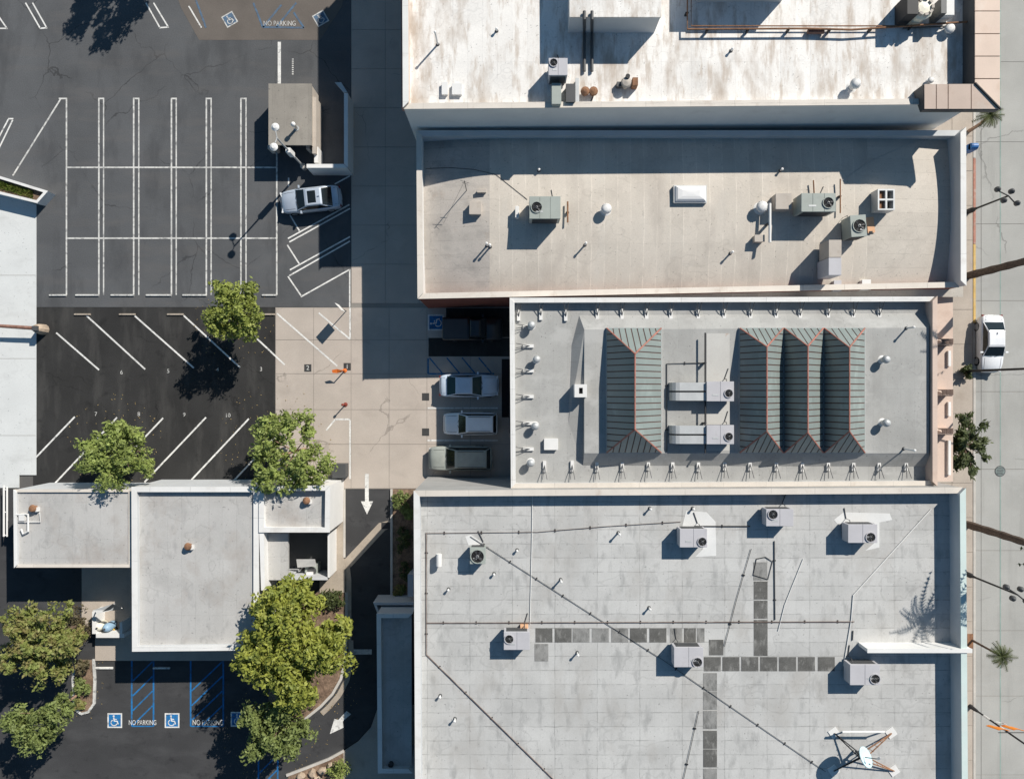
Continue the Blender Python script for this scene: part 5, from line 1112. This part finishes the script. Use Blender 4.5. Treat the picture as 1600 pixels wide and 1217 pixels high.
for i, (u, v) in enumerate(((470, 1212), (488, 1207), (503, 1203), (518, 1196), (478, 1222), (497, 1218))):
    rk = empty('rock', P(u, v, .08), 'rounded tan rock in the bottom planter, %s' % ('leftmost of the row', 'second from the left', 'third from the left', 'nearest the round bush', 'front left one at the frame edge', 'front right one at the frame edge')[i], 'rock', 'rocks in the bottom planter'); rnd = random.Random(i)
    b = MB(); n = 8; rs = [rnd.uniform(.25, .42) for _ in range(n)]; vs_ = []
    for zz, f in ((-.02, 1), (.16, .9), (.28, .5)):
        for k in range(n): a = 2*math.pi*k/n; vs_.append((rs[k]*f*math.cos(a), rs[k]*f*math.sin(a), zz+rnd.uniform(-.03, .03)))
    b.add(vs_, [(j*n+k, j*n+(k+1) % n, (j+1)*n+(k+1) % n, (j+1)*n+k) for j in range(2) for k in range(n)]+[tuple(range(2*n, 3*n))]); b.build('stone', STONE, rk, world=False)
gm = bpy.data.meshes.new('grass'); V = []; F = []; rnd = random.Random(5)
for _ in range(1500):
    t = rnd.random(); u = lerp(-50, 52, t); v = lerp(274, 304, (u+50)/102.)+rnd.uniform(-5, 6); c = P(u, v, .7)
    a = rnd.uniform(0, 6.3); d = Vector((math.cos(a), math.sin(a), 0))*.05; l = Vector((rnd.uniform(-.15, .15), rnd.uniform(-.15, .15), rnd.uniform(.12, .28))); i = len(V)
    V += [c-d, c+d, c+l]; F.append((i, i+1, i+2))
gm.from_pydata([tuple(v) for v in V], [], F); gm.materials.append(GRASS); go = bpy.data.objects.new('grass', gm); COL.objects.link(go); tag(go, 'green grass growing in the slanted white planter', 'grass', kind='stuff')
lm_ = MB(); rnd = random.Random(77)
for (u, v, r_, n_) in ((180, 690, 75, 110), (430, 690, 90, 130), (366, 505, 65, 90), (95, 1060, 80, 110), (430, 1140, 90, 130), (520, 1080, 45, 60)):
    for _ in range(n_):
        a = rnd.uniform(0, 6.283); q = r_*rnd.random()**.5; c = P(u+q*math.cos(a), v+q*math.sin(a), 0); a = rnd.uniform(0, 6.283)
        if c.y < (608.5-752)/S and c.y > (608.5-1031)/S: continue
        d = Vector((math.cos(a), math.sin(a), 0)); e = Vector((-d.y, d.x, 0)); l_ = rnd.uniform(.035, .075); z_ = Vector((0, 0, rnd.uniform(.03, .05)))
        lm_.add([c+z_-d*l_, c+z_+e*l_*.5, c+z_+d*l_+Vector((0, 0, .015)), c+z_-e*l_*.5], [(0, 1, 2, 3)])
tag(lm_.build('leaf_litter', mat('fallen dry leaves', (.3, .22, .1), .8, .4, 3, .3, 9)), 'dry fallen leaves scattered on the asphalt under the trees', 'leaf litter', kind='stuff')
# palms
def frond(b, c, a, L, droop, w=.32, n=7, up=.5):
    d = Vector((math.cos(a), math.sin(a), 0)); s_ = Vector((-d.y, d.x, 0)); pts = []
    for i in range(n+1):
        t = i/n; pts.append(c+d*L*t*(1-.12*droop*t)+Vector((0, 0, up*L*t-droop*L*t*t)))
    for i in range(n):
        t = (i+.5)/n; ll = w*(1-abs(t-.45)*1.1)
        for sg_ in (-1, 1):
            for q in (0, .5):
                p0 = pts[i].lerp(pts[i+1], q); p1 = pts[i].lerp(pts[i+1], q+.3)
                e = p0+s_*sg_*ll+d*ll*.75-Vector((0, 0, .25*ll)); b.add([p0, p1, e], [(0, 1, 2)])
    b.tube(pts, [.02]*n+[.006], 4)
def palm(name, base, top, label, n=34, L=1.7, tr=(.2, .14), z0=.12, droop=.75, seed=1, group='palms along the street', cat='palm tree', w=.3, bark=BARK_P):
    rnd = random.Random(seed); b0 = P(base[0], base[1], z0); root = empty(name, b0, label, cat, group); tp = Vector(top)
    t = MB(); k = 14; pts = [Vector((tp.x*(i/k)**2.2, tp.y*(i/k)**2.2, tp.z*i/k)) for i in range(k+1)]
    t.tube(pts, [lerp(tr[0], tr[1], i/k)*(1.08 if i % 2 else .95) for i in range(k+1)], 9).build('trunk', bark, root, world=False)
    f = MB()
    for i in range(n):
        a = i*2.4+rnd.uniform(-.2, .2); lay = i/n
        frond(f, tp+Vector((0, 0, .1)), a, L*rnd.uniform(.75, 1.1), droop*lerp(.5, 1.25, lay), w, 7, lerp(.75, .1, lay))
    f.build('fronds', LEAF_P, root, world=False); return root
palm('palm_tree', (1511, 819), (-2.2, .4, 12.6), 'tall palm with a thick dark trunk beside the teal wall', L=2.3, tr=(.3, .2), seed=2)
palm('palm_tree', (1512, 431), (-.3, 0, 12.6), 'tall palm with a thick dark trunk beside the yellow kerb', L=2.3, tr=(.3, .2), seed=3)
palm('palm_tree', (1514, 205), (0, .25, 2.4), 'small palm with a pale trunk beside the pink eaves', n=26, L=1.1, tr=(.14, .1), seed=4, bark=BARK_L)
palm('palm_tree', (1519, 1000), (0, 0, 3.2), 'small fan palm in a square pit beside the teal wall', n=30, L=1.0, tr=(.09, .07), seed=5)
def street_tree(u, v, zc, label, seed):
    c = P(u, v, zc); root = empty('street_tree', (c.x, c.y, .12), label, 'tree', 'palms along the street'); rnd = random.Random(seed)
    t = MB().tube([(0, 0, 0), (.05, 0, zc*.4), (0, 0, zc*.85)], [.12, .1, .07], 8).build('trunk', BARK, root, world=False)
    V = []; F = []; lb_ = MB()
    for k in range(46):
        a = rnd.uniform(0, 6.283); r_ = (1.35+.75*abs(math.sin(a)))*rnd.uniform(.35, 1.05); e = Vector((math.cos(a)*r_*.86, math.sin(a)*r_*1.05, zc*.85+rnd.uniform(-.9, .8)))
        lb_.tube([(0, 0, zc*.7), e*.5+Vector((0, 0, zc*.42)), e], [.03, .02, .008], 4)
        for _ in range(44):
            q = e*rnd.uniform(.72, 1.06); q.z = e.z+rnd.uniform(-.15, .15); q += Vector((rnd.gauss(0, .12), rnd.gauss(0, .12), rnd.gauss(0, .1)))
            d = Vector((math.cos(a)+rnd.gauss(0, .6), math.sin(a)+rnd.gauss(0, .6), rnd.uniform(-.3, .7))).normalized(); sd2 = d.cross(Vector((rnd.gauss(0, .4), rnd.gauss(0, .4), 1))).normalized()*.055; i = len(V)
            V += [q-d*.2, q+sd2*1.25, q+d*.22, q-sd2*1.25]; F.append((i, i+1, i+2, i+3))
    m = bpy.data.meshes.new('crown'); m.from_pydata([tuple(v_) for v_ in V], [], F); m.update(); m.materials.append(LEAF_D)
    o = bpy.data.objects.new('crown', m); COL.objects.link(o); o.parent = root; lb_.build('limbs', BARK, root, world=False)
street_tree(1519, 697, 3.8, 'broad dark spiky street tree in front of the pink shop front', 6)
pit = MB().pxprism([(1510, 989), (1519, 989), (1519, 1012), (1510, 1012)], 0, .122, .135).build('tree_grate', RUST, walk)
